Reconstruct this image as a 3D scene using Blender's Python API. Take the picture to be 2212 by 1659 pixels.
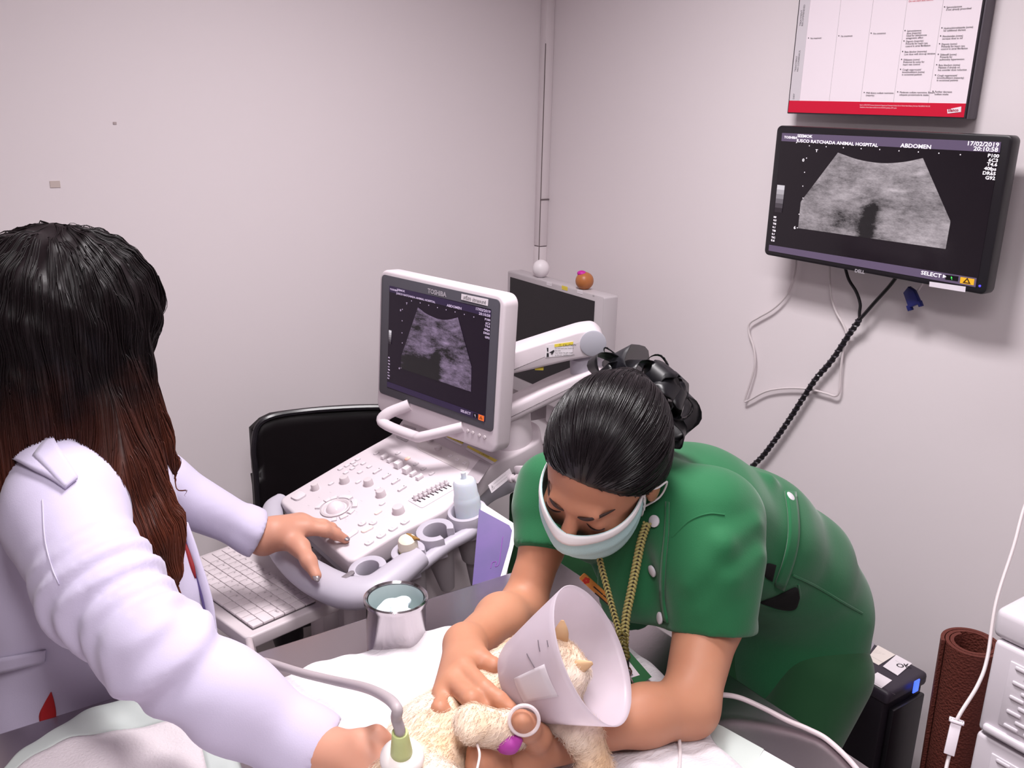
import bpy, bmesh, math, random
import numpy as np
from mathutils import Vector, Matrix

for _o in list(bpy.data.objects):
    bpy.data.objects.remove(_o)
SC = bpy.context.scene
COL = SC.collection
rnd = random.Random(7)
nrng = np.random.default_rng(7)

# ------------------------------------------------------------------ camera
CAM_F, CAM_H = 2000.0, 1.65
def _rx(a): c, s = math.cos(a), math.sin(a); return np.array([[1, 0, 0], [0, c, -s], [0, s, c]])
def _rz(a): c, s = math.cos(a), math.sin(a); return np.array([[c, -s, 0], [s, c, 0], [0, 0, 1]])
CAM_R = _rz(math.radians(-35)) @ _rx(math.radians(73)) @ _rz(math.radians(1.4))
CAM_C = np.array([0, 0, CAM_H])
cam = bpy.data.cameras.new('camera')
cam.sensor_width = 36
cam.lens = 36 * CAM_F / 2212
cam.clip_start = .02
camo = bpy.data.objects.new('camera', cam)
COL.objects.link(camo)
_m = np.eye(4); _m[:3, :3] = CAM_R; _m[:3, 3] = CAM_C
camo.matrix_world = Matrix(_m.tolist())
SC.camera = camo
# helpers that turn measured photo points into places in the room
def ray(x, y): return CAM_R @ np.array([(x - 1106) / CAM_F, -(y - 829.5) / CAM_F, -1])
def U(x, y, d): return CAM_C + d * ray(x, y)
def Z(x, y, z): r = ray(x, y); return CAM_C + (z - CAM_H) / r[2] * r
def XW(x, y, v): r = ray(x, y); return CAM_C + v / r[0] * r
def YW(x, y, v): r = ray(x, y); return CAM_C + v / r[1] * r
IR, IU, IT = CAM_R[:, 0], CAM_R[:, 1], CAM_R[:, 2]     # picture right, up, towards the viewer

# ------------------------------------------------------------------ world, lamps, exposure
w = bpy.data.worlds.new('world'); SC.world = w; w.use_nodes = True
w.node_tree.nodes['Background'].inputs[0].default_value = (.9, .86, .92, 1)
w.node_tree.nodes['Background'].inputs[1].default_value = .25
vs = SC.view_settings
vs.view_transform = 'Standard'; vs.look = 'None'; vs.gamma = 1; vs.exposure = 0.07
vs.use_curve_mapping = False
def area(name, loc, sx, sy, power, spread, col=(1, .955, .97)):
    l = bpy.data.lights.new(name, 'AREA'); l.shape = 'RECTANGLE'; l.size = sx; l.size_y = sy
    l.energy = power; l.color = col; l.spread = math.radians(spread)
    o = bpy.data.objects.new(name, l); COL.objects.link(o); o.location = loc
    return o
LAMPS = [((.80, 1.22), 24, 148, .6), ((.1, -.05), 21, 148, 1.15)]  # the second lamp is unseen, added as fill light
for (lx, ly), pw, sprd, ln in LAMPS:
    area('ceiling_lamp_light', (lx, ly, 2.475), .3, ln, pw, sprd)

# ------------------------------------------------------------------ materials
def srgb(r, g, b):
    def f(c):
        c /= 255.
        return c / 12.92 if c <= .04045 else ((c + .055) / 1.055) ** 2.4
    return (f(r), f(g), f(b), 1)
MATS = {}
def mat(name, col, rough=.5, metal=0, spec=.5, bump=None, var=None, emit=None, alpha=None, sss=0, trans=0, coat=0, sheen=0, ior=1.45):
    """bump=(scale,strength[,stretch]); var=(scale, colour2, contrast)"""
    if name in MATS: return MATS[name]
    m = bpy.data.materials.new(name); m.use_nodes = True
    nt = m.node_tree; p = nt.nodes['Principled BSDF']
    c = srgb(*col) if max(col) > 1.001 else (*col[:3], 1)
    p.inputs['Base Color'].default_value = c
    p.inputs['Roughness'].default_value = rough
    p.inputs['Metallic'].default_value = metal
    p.inputs['Specular IOR Level'].default_value = spec
    p.inputs['IOR'].default_value = ior
    if sss:
        p.inputs['Subsurface Weight'].default_value = sss
        p.inputs['Subsurface Radius'].default_value = (1, .35, .2)
        p.inputs['Subsurface Scale'].default_value = .006
    if trans: p.inputs['Transmission Weight'].default_value = trans
    if coat: p.inputs['Coat Weight'].default_value = coat
    if sheen: p.inputs['Sheen Weight'].default_value = sheen
    if alpha is not None: p.inputs['Alpha'].default_value = alpha
    if emit:
        p.inputs['Emission Color'].default_value = srgb(*emit[0]); p.inputs['Emission Strength'].default_value = emit[1]
    if bump or var:
        tc = nt.nodes.new('ShaderNodeTexCoord')
    if var:
        n = nt.nodes.new('ShaderNodeTexNoise'); n.inputs['Scale'].default_value = var[0]; n.inputs['Detail'].default_value = 4
        nt.links.new(tc.outputs['Object'], n.inputs['Vector'])
        r = nt.nodes.new('ShaderNodeValToRGB')
        k = var[2] if len(var) > 2 else .2
        r.color_ramp.elements[0].position = .5 - k; r.color_ramp.elements[1].position = .5 + k
        r.color_ramp.elements[0].color = c; r.color_ramp.elements[1].color = srgb(*var[1])
        nt.links.new(n.outputs['Fac'], r.inputs['Fac']); nt.links.new(r.outputs['Color'], p.inputs['Base Color'])
    if bump:
        n = nt.nodes.new('ShaderNodeTexNoise'); n.inputs['Scale'].default_value = bump[0]; n.inputs['Detail'].default_value = 3
        src = tc.outputs['Object']
        if len(bump) > 2:
            mp = nt.nodes.new('ShaderNodeMapping'); mp.inputs['Scale'].default_value = bump[2]
            nt.links.new(src, mp.inputs['Vector']); src = mp.outputs['Vector']
        nt.links.new(src, n.inputs['Vector'])
        b = nt.nodes.new('ShaderNodeBump'); b.inputs['Strength'].default_value = bump[1]; b.inputs['Distance'].default_value = .004
        nt.links.new(n.outputs['Fac'], b.inputs['Height']); nt.links.new(b.outputs['Normal'], p.inputs['Normal'])
    MATS[name] = m
    return m

# ------------------------------------------------------------------ object helpers
ORG = {}
def tag(o, label=None, cat=None, group=None, kind=None):
    if label: o['label'] = label
    if cat: o['category'] = cat
    if group: o['group'] = group
    if kind: o['kind'] = kind
    return o
def empty(name, base, label=None, cat=None, group=None):
    o = bpy.data.objects.new(name, None); COL.objects.link(o)
    o.location = base; o.empty_display_size = .05
    ORG[o] = np.array(base, float)
    return tag(o, label, cat, group)
def mk(name, VF, m, parent=None, label=None, cat=None, group=None, kind=None, smooth=None, base=None):
    V, F = VF[0], VF[1]
    V = np.asarray(V, float)
    lo, hi = V.min(0), V.max(0)
    org = (lo + hi) / 2
    if parent is None: org[2] = lo[2]
    if base is not None: org = np.array(base, float)
    me = bpy.data.meshes.new(name)
    if isinstance(F, np.ndarray): F = F.tolist()
    me.from_pydata((V - org).tolist(), [], F)
    me.validate()
    me.materials.append(m)
    if smooth is True:
        me.shade_smooth()
    elif smooth is None:
        me.shade_smooth()
        try: me.set_sharp_from_angle(angle=math.radians(38))
        except Exception: pass
    o = bpy.data.objects.new(name, me); COL.objects.link(o)
    if parent is not None:
        o.parent = parent; o.location = org - ORG[parent]
    else:
        o.location = org
    ORG[o] = org
    return tag(o, label, cat, group, kind)
def inst(name, src, parent, org, rot=None):
    """another piece with the mesh of src, put at org"""
    o = bpy.data.objects.new(name, src.data); COL.objects.link(o)
    o.parent = parent; o.location = np.array(org) - ORG[parent]
    ORG[o] = np.array(org, float)
    return o
def join(L):
    Vs, Fs, n = [], [], 0
    for V, F in L:
        V = np.asarray(V, float)
        Vs.append(V)
        F = F.tolist() if isinstance(F, np.ndarray) else F
        Fs += [[i + n for i in f] for f in F]
        n += len(V)
    return np.concatenate(Vs), Fs
def frame(o, ex, ey=None, ez=None):
    """4x4 with given origin and axes (the missing axis is filled in)"""
    ex = None if ex is None else np.array(ex, float) / np.linalg.norm(ex)
    ey = None if ey is None else np.array(ey, float) / np.linalg.norm(ey)
    ez = None if ez is None else np.array(ez, float) / np.linalg.norm(ez)
    if ez is None: ez = np.cross(ex, ey); ez /= np.linalg.norm(ez); ey = np.cross(ez, ex)
    elif ey is None: ey = np.cross(ez, ex); ey /= np.linalg.norm(ey); ex = np.cross(ey, ez)
    elif ex is None: ex = np.cross(ey, ez); ex /= np.linalg.norm(ex); ey = np.cross(ez, ex)
    M = np.eye(4); M[:3, 0], M[:3, 1], M[:3, 2], M[:3, 3] = ex, ey, ez, o
    return M
def tf(M, VF):
    V = np.asarray(VF[0], float)
    return V @ M[:3, :3].T + M[:3, 3], VF[1]
def box(c, s, bev=0, seg=2, M=None):
    bm = bmesh.new(); bmesh.ops.create_cube(bm, size=1)
    for v in bm.verts: v.co = Vector((v.co.x * s[0] + c[0], v.co.y * s[1] + c[1], v.co.z * s[2] + c[2]))
    if bev: bmesh.ops.bevel(bm, geom=bm.edges[:] + bm.verts[:], offset=bev, segments=seg, profile=.5, affect='EDGES')
    r = bm_out(bm)
    return tf(M, r) if M is not None else r
def bm_out(bm):
    bm.verts.index_update()
    V = np.array([v.co[:] for v in bm.verts]); F = [[v.index for v in f.verts] for f in bm.faces]
    bm.free(); return V, F
def prism(poly, t, M=None, bev=0, seg=2):
    """outline in local xy, from z=0 to z=t"""
    bm = bmesh.new()
    f = bm.faces.new([bm.verts.new((p[0], p[1], 0)) for p in poly])
    r = bmesh.ops.extrude_face_region(bm, geom=[f])
    for v in r['geom']:
        if isinstance(v, bmesh.types.BMVert): v.co.z += t
    bmesh.ops.recalc_face_normals(bm, faces=bm.faces[:])
    if bev:
        es = [e for e in bm.edges if abs(e.verts[0].co.z - e.verts[1].co.z) < 1e-6]
        bmesh.ops.bevel(bm, geom=es, offset=bev, segments=seg, profile=.5, affect='EDGES')
    r = bm_out(bm)
    return tf(M, r) if M is not None else r
def rrect(w, h, r, n=5, cx=0, cy=0):
    P = []
    for qx, qy, a0 in ((1, 1, 0), (-1, 1, 90), (-1, -1, 180), (1, -1, 270)):
        for i in range(n + 1):
            a = math.radians(a0 + 90 * i / n)
            P.append((cx + qx * (w / 2 - r) + r * math.cos(a), cy + qy * (h / 2 - r) + r * math.sin(a)))
    return P
def lathe(prof, n=32, M=None, cap=True, arc=None):
    """profile [(r,z)...] turned round local z"""
    k = len(prof); V = []; F = []
    for i in range(n):
        a = 2 * math.pi * i / n
        for r, z in prof: V.append((r * math.cos(a), r * math.sin(a), z))
    for i in range(n):
        j = (i + 1) % n
        for q in range(k - 1): F.append([i * k + q, j * k + q, j * k + q + 1, i * k + q + 1])
    if cap:
        if prof[0][0] > 1e-5: F.append([i * k for i in range(n)][::-1])
        if prof[-1][0] > 1e-5: F.append([i * k + k - 1 for i in range(n)])
    r = (np.array(V), F)
    return tf(M, r) if M is not None else r
def spline(P, n=8):
    P = [np.array(p, float) for p in P]
    Q = [2 * P[0] - P[1]] + P + [2 * P[-1] - P[-2]]
    out = []
    for i in range(1, len(Q) - 2):
        a, b, c, d = Q[i - 1:i + 3]
        for t in np.linspace(0, 1, n, endpoint=False):
            out.append(.5 * (2 * b + (c - a) * t + (2 * a - 5 * b + 4 * c - d) * t * t + (3 * b - a - 3 * c + d) * t ** 3))
    out.append(P[-1])
    return np.array(out)
def tube(P, r, n=8, cap=True, flat=1., up=None):
    P = np.asarray(P, float); m = len(P)
    R = np.full(m, r) if np.isscalar(r) else np.interp(np.linspace(0, 1, m), np.linspace(0, 1, len(r)), r)
    T = np.gradient(P, axis=0); T /= np.linalg.norm(T, axis=1)[:, None] + 1e-12
    u = np.array(up if up is not None else (0, 0, 1.)); u = u - T[0] * (u @ T[0])
    if np.linalg.norm(u) < 1e-3: u = np.cross(T[0], (1, 0, 0))
    u /= np.linalg.norm(u)
    V = []
    for i in range(m):
        u = u - T[i] * (u @ T[i]); u /= np.linalg.norm(u); v = np.cross(T[i], u)
        for a in np.arange(n) * 2 * math.pi / n:
            V.append(P[i] + R[i] * (math.cos(a) * u * flat + math.sin(a) * v))
    F = [[i * n + j, i * n + (j + 1) % n, (i + 1) * n + (j + 1) % n, (i + 1) * n + j] for i in range(m - 1) for j in range(n)]
    if cap: F += [list(range(n))[::-1], [(m - 1) * n + j for j in range(n)]]
    return np.array(V), F
def grid(fn, nu, nv, closed=False):
    V = [fn(i / (nu - 1), j / (nv - 1)) for i in range(nu) for j in range(nv)]
    F = [[i * nv + j, (i + 1) * nv + j, (i + 1) * nv + j + 1, i * nv + j + 1] for i in range(nu - 1) for j in range(nv - 1)]
    return np.array(V), F
def slab(VF, nu, nv, t):
    """give a grid surface a real thickness t along its normals"""
    V = VF[0].reshape(nu, nv, 3)
    N = np.cross(np.gradient(V, axis=0), np.gradient(V, axis=1)); N /= np.linalg.norm(N, axis=2)[..., None] + 1e-12
    W = (V - N * t).reshape(-1, 3); n = nu * nv
    F = list(VF[1]) + [[i + n for i in f][::-1] for f in VF[1]]
    ring = [i * nv for i in range(nu)] + [(nu - 1) * nv + j for j in range(1, nv)] + [i * nv + nv - 1 for i in range(nu - 2, -1, -1)] + [j for j in range(nv - 2, 0, -1)]
    for a, b in zip(ring, ring[1:] + ring[:1]): F.append([b, a, a + n, b + n])
    return np.concatenate([VF[0], W]), F
def ellipsoid(c, r, M3=None, nu=24, nv=14):
    V = [(0, 0, 1)]; 
    for i in range(1, nv):
        t = math.pi * i / nv
        for j in range(nu):
            a = 2 * math.pi * j / nu; V.append((math.sin(t) * math.cos(a), math.sin(t) * math.sin(a), math.cos(t)))
    V.append((0, 0, -1)); F = []
    for j in range(nu):
        F.append([0, 1 + j, 1 + (j + 1) % nu]); b = 1 + (nv - 2) * nu
        F.append([len(V) - 1, b + (j + 1) % nu, b + j])
    for i in range(nv - 2):
        for j in range(nu):
            a = 1 + i * nu; F.append([a + j, a + nu + j, a + nu + (j + 1) % nu, a + (j + 1) % nu])
    V = np.array(V) * np.array(r)
    if M3 is not None: V = V @ np.asarray(M3).T
    return V + np.array(c), F
_fonts = {}
def text_geo(lines, M):
    """lines: (string, x, y, size, align, rot_degrees, xscale). local xy of frame M"""
    out = []
    for L in lines:
        s, x, y, size = L[:4]; al = L[4] if len(L) > 4 else 'LEFT'; rot = L[5] if len(L) > 5 else 0; xs = L[6] if len(L) > 6 else 1
        bold = L[7] if len(L) > 7 else 0
        c = bpy.data.curves.new('t', 'FONT'); c.body = s; c.size = size; c.align_x = al; c.resolution_u = 2; c.offset = bold
        o = bpy.data.objects.new('t', c)
        me = bpy.data.meshes.new_from_object(o)
        n = len(me.vertices)
        if n:
            V = np.empty(n * 3); me.vertices.foreach_get('co', V); V = V.reshape(-1, 3)
            V[:, 0] *= xs
            F = [list(p.vertices) for p in me.polygons]
            a = math.radians(rot); c0, s0 = math.cos(a), math.sin(a)
            W = np.stack([V[:, 0] * c0 - V[:, 1] * s0 + x, V[:, 0] * s0 + V[:, 1] * c0 + y, np.zeros(n)], 1)
            out.append((W, F))
        bpy.data.objects.remove(o); bpy.data.curves.remove(c); bpy.data.meshes.remove(me)
    return tf(M, join(out))

# ------------------------------------------------------------------ blended solids (one continuous skin)
def unit(v): v = np.array(v, float); return v / np.linalg.norm(v)
class Solid:
    def __init__(s, lo, hi, h):
        s.lo = np.array(lo, float); s.h = h
        s.n = np.ceil((np.array(hi) - s.lo) / h).astype(int) + 1
        s.ax = [(s.lo[i] + h * np.arange(s.n[i])).astype(np.float32) for i in range(3)]
        s.d = np.full(s.n, 1., np.float32)
    def _sl(s, lo, hi):
        a = np.clip(np.floor((np.array(lo) - s.lo) / s.h).astype(int), 0, s.n)
        b = np.clip(np.ceil((np.array(hi) - s.lo) / s.h).astype(int) + 1, 0, s.n)
        sl = tuple(slice(i, j) for i, j in zip(a, b))
        g = [s.ax[i][sl[i]].reshape([-1 if k == i else 1 for k in range(3)]) for i in range(3)]
        return sl, g
    def _mix(s, sl, d, k):
        o = s.d[sl]
        if o.size == 0: return
        if k > 0:
            hh = np.clip(.5 + .5 * (o - d) / k, 0, 1)
            s.d[sl] = o + (d - o) * hh - k * hh * (1 - hh)
        else: s.d[sl] = np.minimum(o, d)
    def cone(s, a, b, ra, rb=None, k=.01, n=None, f=1.):
        """tapered round bar; f widens it along direction n"""
        a = np.array(a, float); b = np.array(b, float); rb = ra if rb is None else rb
        m = max(ra, rb) * max(1, f) + k + 4 * s.h
        sl, (x, y, z) = s._sl(np.minimum(a, b) - m, np.maximum(a, b) + m)
        ba = b - a; L = max(ba @ ba, 1e-9)
        px, py, pz = x - a[0], y - a[1], z - a[2]
        t = np.clip((px * ba[0] + py * ba[1] + pz * ba[2]) / L, 0, 1)
        qx, qy, qz = px - t * ba[0], py - t * ba[1], pz - t * ba[2]
        q2 = qx * qx + qy * qy + qz * qz
        if n is not None:
            n = unit(n); qn = qx * n[0] + qy * n[1] + qz * n[2]
            q2 = q2 + qn * qn * (1 / f ** 2 - 1)
        s._mix(sl, (np.sqrt(np.maximum(q2, 0)) - (ra + (rb - ra) * t)).astype(np.float32), k)
        return s
    def chain(s, pts, rad, k=.01, n=None, f=1.):
        for i in range(len(pts) - 1): s.cone(pts[i], pts[i + 1], rad[i], rad[i + 1], k, n, f)
        return s
    def _ell(s, c, r, M3, k):
        c = np.array(c, float); M3 = np.eye(3) if M3 is None else np.asarray(M3); r = np.array(r, float)
        m = r.max() + k + 4 * s.h
        sl, (x, y, z) = s._sl(c - m, c + m)
        px, py, pz = x - c[0], y - c[1], z - c[2]
        k0 = 0; k1 = 0
        for i in range(3):
            e = (px * M3[0, i] + py * M3[1, i] + pz * M3[2, i])
            k0 = k0 + (e / r[i]) ** 2; k1 = k1 + (e / r[i] ** 2) ** 2
        k0 = np.sqrt(k0); k1 = np.sqrt(k1) + 1e-6
        return sl, (k0 * (k0 - 1) / k1).astype(np.float32)
    def ell(s, c, r, M3=None, k=.01):
        sl, d = s._ell(c, r, M3, k); s._mix(sl, d, k); return s
    def dent(s, c, r, M3=None, k=.01):
        sl, d = s._ell(c, r, M3, k); o = s.d[sl]
        if o.size:
            hh = np.clip(.5 - .5 * (o + d) / k, 0, 1)
            s.d[sl] = o + (-d - o) * hh + k * hh * (1 - hh)
        return s
    def cut(s, p, n, lo=None, hi=None):
        """remove everything on the side n points to"""
        n = unit(n); p = np.array(p, float)
        sl, (x, y, z) = s._sl(s.lo if lo is None else lo, s.lo + s.h * s.n if hi is None else hi)
        s.d[sl] = np.maximum(s.d[sl], ((x - p[0]) * n[0] + (y - p[1]) * n[1] + (z - p[2]) * n[2]).astype(np.float32))
        return s
    def disp(s, fn):
        _, (x, y, z) = s._sl(s.lo, s.lo + s.h * s.n)
        s.d += fn(x, y, z).astype(np.float32); return s
    def value(s, P):
        P = np.asarray(P); q = (P - s.lo) / s.h
        i = np.clip(q.astype(int), 0, s.n - 2); f = np.clip(q - i, 0, 1); r = 0
        for dx in (0, 1):
            for dy in (0, 1):
                for dz in (0, 1):
                    wgt = (f[..., 0] if dx else 1 - f[..., 0]) * (f[..., 1] if dy else 1 - f[..., 1]) * (f[..., 2] if dz else 1 - f[..., 2])
                    r = r + wgt * s.d[i[..., 0] + dx, i[..., 1] + dy, i[..., 2] + dz]
        return r
    def mesh(s, smooth=2):
        d = s.d; ins = d < 0
        c = np.zeros(s.n - 1, np.uint8)
        for dx in (0, 1):
            for dy in (0, 1):
                for dz in (0, 1):
                    c += ins[dx:s.n[0] - 1 + dx, dy:s.n[1] - 1 + dy, dz:s.n[2] - 1 + dz]
        I = np.argwhere((c > 0) & (c < 8))
        idx = np.full(s.n - 1, -1, np.int64); idx[I[:, 0], I[:, 1], I[:, 2]] = np.arange(len(I))
        C8 = np.array([(a, b, e) for a in (0, 1) for b in (0, 1) for e in (0, 1)])
        val = np.stack([d[I[:, 0] + a, I[:, 1] + b, I[:, 2] + e] for a, b, e in C8], 1)
        P = np.zeros((len(I), 3)); cnt = np.zeros(len(I))
        for i in range(8):
            for j in range(i + 1, 8):
                if np.abs(C8[i] - C8[j]).sum() == 1:
                    a, b = val[:, i], val[:, j]; mm = (a < 0) != (b < 0)
                    t = np.where(mm, a / np.where(mm, a - b, 1), 0)
                    P += np.where(mm[:, None], C8[i] + t[:, None] * (C8[j] - C8[i]), 0); cnt += mm
        V = s.lo + (I + P / np.maximum(cnt, 1)[:, None]) * s.h
        Fs = []
        for a in range(3):
            b, e = (a + 1) % 3, (a + 2) % 3
            sa = [slice(None)] * 3; sb = [slice(None)] * 3; sa[a] = slice(0, -1); sb[a] = slice(1, None)
            ch = ins[tuple(sa)] != ins[tuple(sb)]
            Q = np.argwhere(ch)
            Q = Q[(Q[:, b] > 0) & (Q[:, e] > 0) & (Q[:, b] < s.n[b] - 1) & (Q[:, e] < s.n[e] - 1)]
            eb = np.zeros(3, int); eb[b] = 1; ee = np.zeros(3, int); ee[e] = 1
            def g(q): return idx[q[:, 0], q[:, 1], q[:, 2]]
            f = np.stack([g(Q - eb - ee), g(Q - ee), g(Q), g(Q - eb)], 1)
            flip = ins[Q[:, 0], Q[:, 1], Q[:, 2]]
            f = np.where(flip[:, None], f, f[:, ::-1])
            Fs.append(f)
        F = np.concatenate(Fs); F = F[(F >= 0).all(1)]
        if smooth and len(F):
            E = np.concatenate([F[:, [0, 1]], F[:, [1, 2]], F[:, [2, 3]], F[:, [3, 0]]])
            deg = np.bincount(E.ravel(), minlength=len(V))
            for _ in range(smooth):
                A = np.stack([np.bincount(E[:, 0], V[E[:, 1], q], len(V)) + np.bincount(E[:, 1], V[E[:, 0], q], len(V)) for q in range(3)], 1)
                V = V * .4 + .6 * A / np.maximum(deg, 1)[:, None]
        return V, F
def strands(L, wd, sides=3, taper=True):
    """many thin hairs in one mesh; L: list of (n,3) paths of equal length"""
    A = np.array(L); n, m, _ = A.shape
    T = np.gradient(A, axis=1); T /= np.linalg.norm(T, axis=2)[..., None] + 1e-9
    ref = nrng.normal(size=(n, 1, 3)); u = np.cross(T, ref); u /= np.linalg.norm(u, axis=2)[..., None] + 1e-9
    v = np.cross(T, u)
    wv = (np.asarray(wd) if not np.isscalar(wd) else np.full(n, wd))[:, None, None]
    prof = np.ones(m)
    if taper: prof = np.minimum(1, np.linspace(1.0, 0, m) * 3 + .12)
    W = wv * prof[None, :, None]
    R = []
    for a in np.arange(sides) * 2 * math.pi / sides: R.append(A + W * (math.cos(a) * u + math.sin(a) * v))
    V = np.stack(R, 2).reshape(-1, 3)
    i = np.arange(n)[:, None, None]; j = np.arange(m - 1)[None, :, None]; k = np.arange(sides)[None, None, :]
    b = (i * m + j) * sides; k2 = (k + 1) % sides
    F = np.stack([b + k, b + k2, b + sides + k2, b + sides + k], -1).reshape(-1, 4)
    return V, F

# ================================================================== the room
RX, RY, RH = 1.82, 2.45, 2.5          # right wall plane, back wall plane, ceiling height
M_WALL = mat('wall_paint', (229, 220, 223), .55, bump=(60, .04), spec=.3)
M_FLOOR = mat('floor_vinyl', (150, 141, 140), .35, var=(6, (140, 131, 130)))
M_CEIL = mat('ceiling_paint', (225, 220, 222), .8)
M_BASE = mat('baseboard_paint', (176, 167, 167), .5)
def struct(name, VF, m, **k): return mk(name, VF, m, kind='structure', **k)
struct('floor', box((-.04, .525, -.05), (4.0, 4.1, .1)), M_FLOOR, label='grey vinyl floor of the examination room')
struct('ceiling', box((-.04, .525, RH + .05), (4.0, 4.1, .1)), M_CEIL, label='white ceiling of the examination room')
struct('wall_back', box((-.04, RY + .05, RH / 2), (3.92, .1, RH)), M_WALL, label='pale painted wall behind the woman in the white coat')
struct('wall_right', box((RX + .05, .525, RH / 2), (.1, 4.05, RH)), M_WALL, label='pale painted wall carrying the screen and the chart')
struct('wall_left', box((-1.95, .525, RH / 2), (.1, 4.05, RH)), M_WALL, label='pale painted wall on the far left')
struct('wall_front', box((-.04, -1.45, RH / 2), (3.92, .1, RH)), M_WALL, label='pale painted wall behind the viewer')
struct('baseboard_back', box((-.04, RY - .006, .05), (3.7, .012, .1), .003), M_BASE, label='low skirting along the back wall')
struct('baseboard_right', box((RX - .006, .5, .05), (.012, 3.8, .1), .003), M_BASE, label='low skirting along the right wall')
# boxed-in cable trunking in the corner, with a joint
M_TRUNK = mat('trunking_plastic', (226, 216, 219), .45)
tr = struct('trim_1', join([box((RX - .016, RY - .016, 1.85), (.032, .032, 1.3), .003), box((RX - .016, RY - .016, .6), (.032, .032, 1.195), .003)]), M_TRUNK, label='white cable trunking running down the corner')
mk('seam', join([box((RX - .033, RY - .0325, 1.22), (.002, .002, 1.2)), box((RX - .017, RY - .033, 1.35), (.034, .003, .004))]), mat('seam_dark', (110, 98, 100), .8), tr)
# small marks on the back wall
for px, py, s in ((119, 398, .011), (248, 266, .004)):
    p = YW(px, py, RY - .001)
    mk('wall_mark', box(p, (s * 2, .0015, s * 1.4), 0), mat('mark_%d' % px, (199, 184, 178) if s > .005 else (180, 166, 166), .7), bpy.data.objects['wall_back'])
# ceiling lamps
for i, ((lx, ly), pw, sprd, ln) in enumerate(LAMPS):
    t = empty('ceiling_lamp', (lx, ly, 2.48), ('long ceiling lamp above the examination table', 'long ceiling lamp behind the viewer')[i], 'lamp', 'ceiling lamps')
    mk('housing', box((lx, ly, 2.492), (.36, ln + .07, .016), .004), M_CEIL, t)
    mk('diffuser', box((lx, ly, 2.481), (.3, ln, .006)), mat('lamp_glow', (250, 245, 250), .4, emit=((255, 246, 250), 2.)), t)

# ================================================================== wall chart above the screen
def PL(M, px, py):
    r = ray(px, py); n = M[:3, 2]; s = ((M[:3, 3] - CAM_C) @ n) / (r @ n); q = CAM_C + s * r - M[:3, 3]
    return np.array([q @ M[:3, 0], q @ M[:3, 1]])
M_BLACKFRAME = mat('chart_frame', (46, 42, 48), .35)
M_PAPER = mat('chart_paper', (238, 226, 234), .45)
CHM = frame((RX - .035, 1.26, 1.83), (0, -1, 0), (0, 0, 1))
def cc(x, y): return PL(CHM, 1680 + x / 4.424, y / 4.424)
bl, br_ = cc(100, 1095), cc(1785, 1095)
x0, x1, y0 = bl[0], br_[0], (bl[1] + br_[1]) / 2
y1 = y0 + .52
chart = empty('wall_chart', (RX, 1.26, 1.62), 'framed white treatment chart with red bottom band on the right wall', 'chart')
cx, cw = (x0 + x1) / 2, x1 - x0
fr = mk('frame', join([prism(rrect(cw + .006, y1 - y0 + .006, .002, 2, cx, (y0 + y1) / 2), -.034, CHM)]), M_BLACKFRAME, chart)
mk('side_edge', box((x1 + .0045, (y0 + y1) / 2, -.018), (.004, y1 - y0 + .006, .03), .001, M=CHM), mat('chart_edge_grey', (96, 90, 98), .4), chart)
CH2 = CHM.copy(); CH2[:3, 3] += CHM[:3, 2] * .0006
def flat(poly, M, z=0): 
    return tf(M, (np.array([(p[0], p[1], z) for p in poly]), [list(range(len(poly)))]))
def sheet(poly, M, t=.0008): return prism(poly, t, M)
def rect(a, b, c, d): return [(a, b), (c, b), (c, d), (a, d)]
red_t = (cc(107, 983)[1] + cc(1790, 963)[1]) / 2
mk('sheet', sheet(rect(x0, y0, x1, y1), CHM), M_PAPER, chart)
gx = cc(210, 970)[0]
mk('grey_column', sheet(rect(x0 + .001, red_t, gx, y1), CH2), mat('chart_grey', (208, 202, 208), .5), chart)
mk('red_band', sheet(rect(x0, y0, x1, red_t), CH2), mat('chart_red', (205, 12, 52), .4), chart)
lines = []
for cxp in (495, 795, 1110, 1445):
    x = cc(cxp, 960)[0]; lines.append(box((x, (red_t + y1) / 2, .0008), (.0006, y1 - red_t, .0006), M=CHM))
mk('column_rule', join(lines), mat('rule_grey', (186, 178, 184), .6), chart)
tx = []
def cl(x, y, s, size=.0052, ang=0, bullet=False):
    p = cc(x, y); tx.append((s, p[0], p[1], size, 'LEFT', ang))
    if bullet: q = cc(x - 22, y - 2); tx.append(('\u2022', q[0] - .001, q[1] - .0012, size * 1.9, 'LEFT', 0))
for x, y, s in ((225, 250, 'TREATMENT'), (245, 250, 'RECOMMENDED'), (178, 685, 'TREATMENT'), (200, 685, 'NO CONSENSUS'), (162, 948, 'DIET')): cl(x, y, s, .006, 90)
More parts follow.
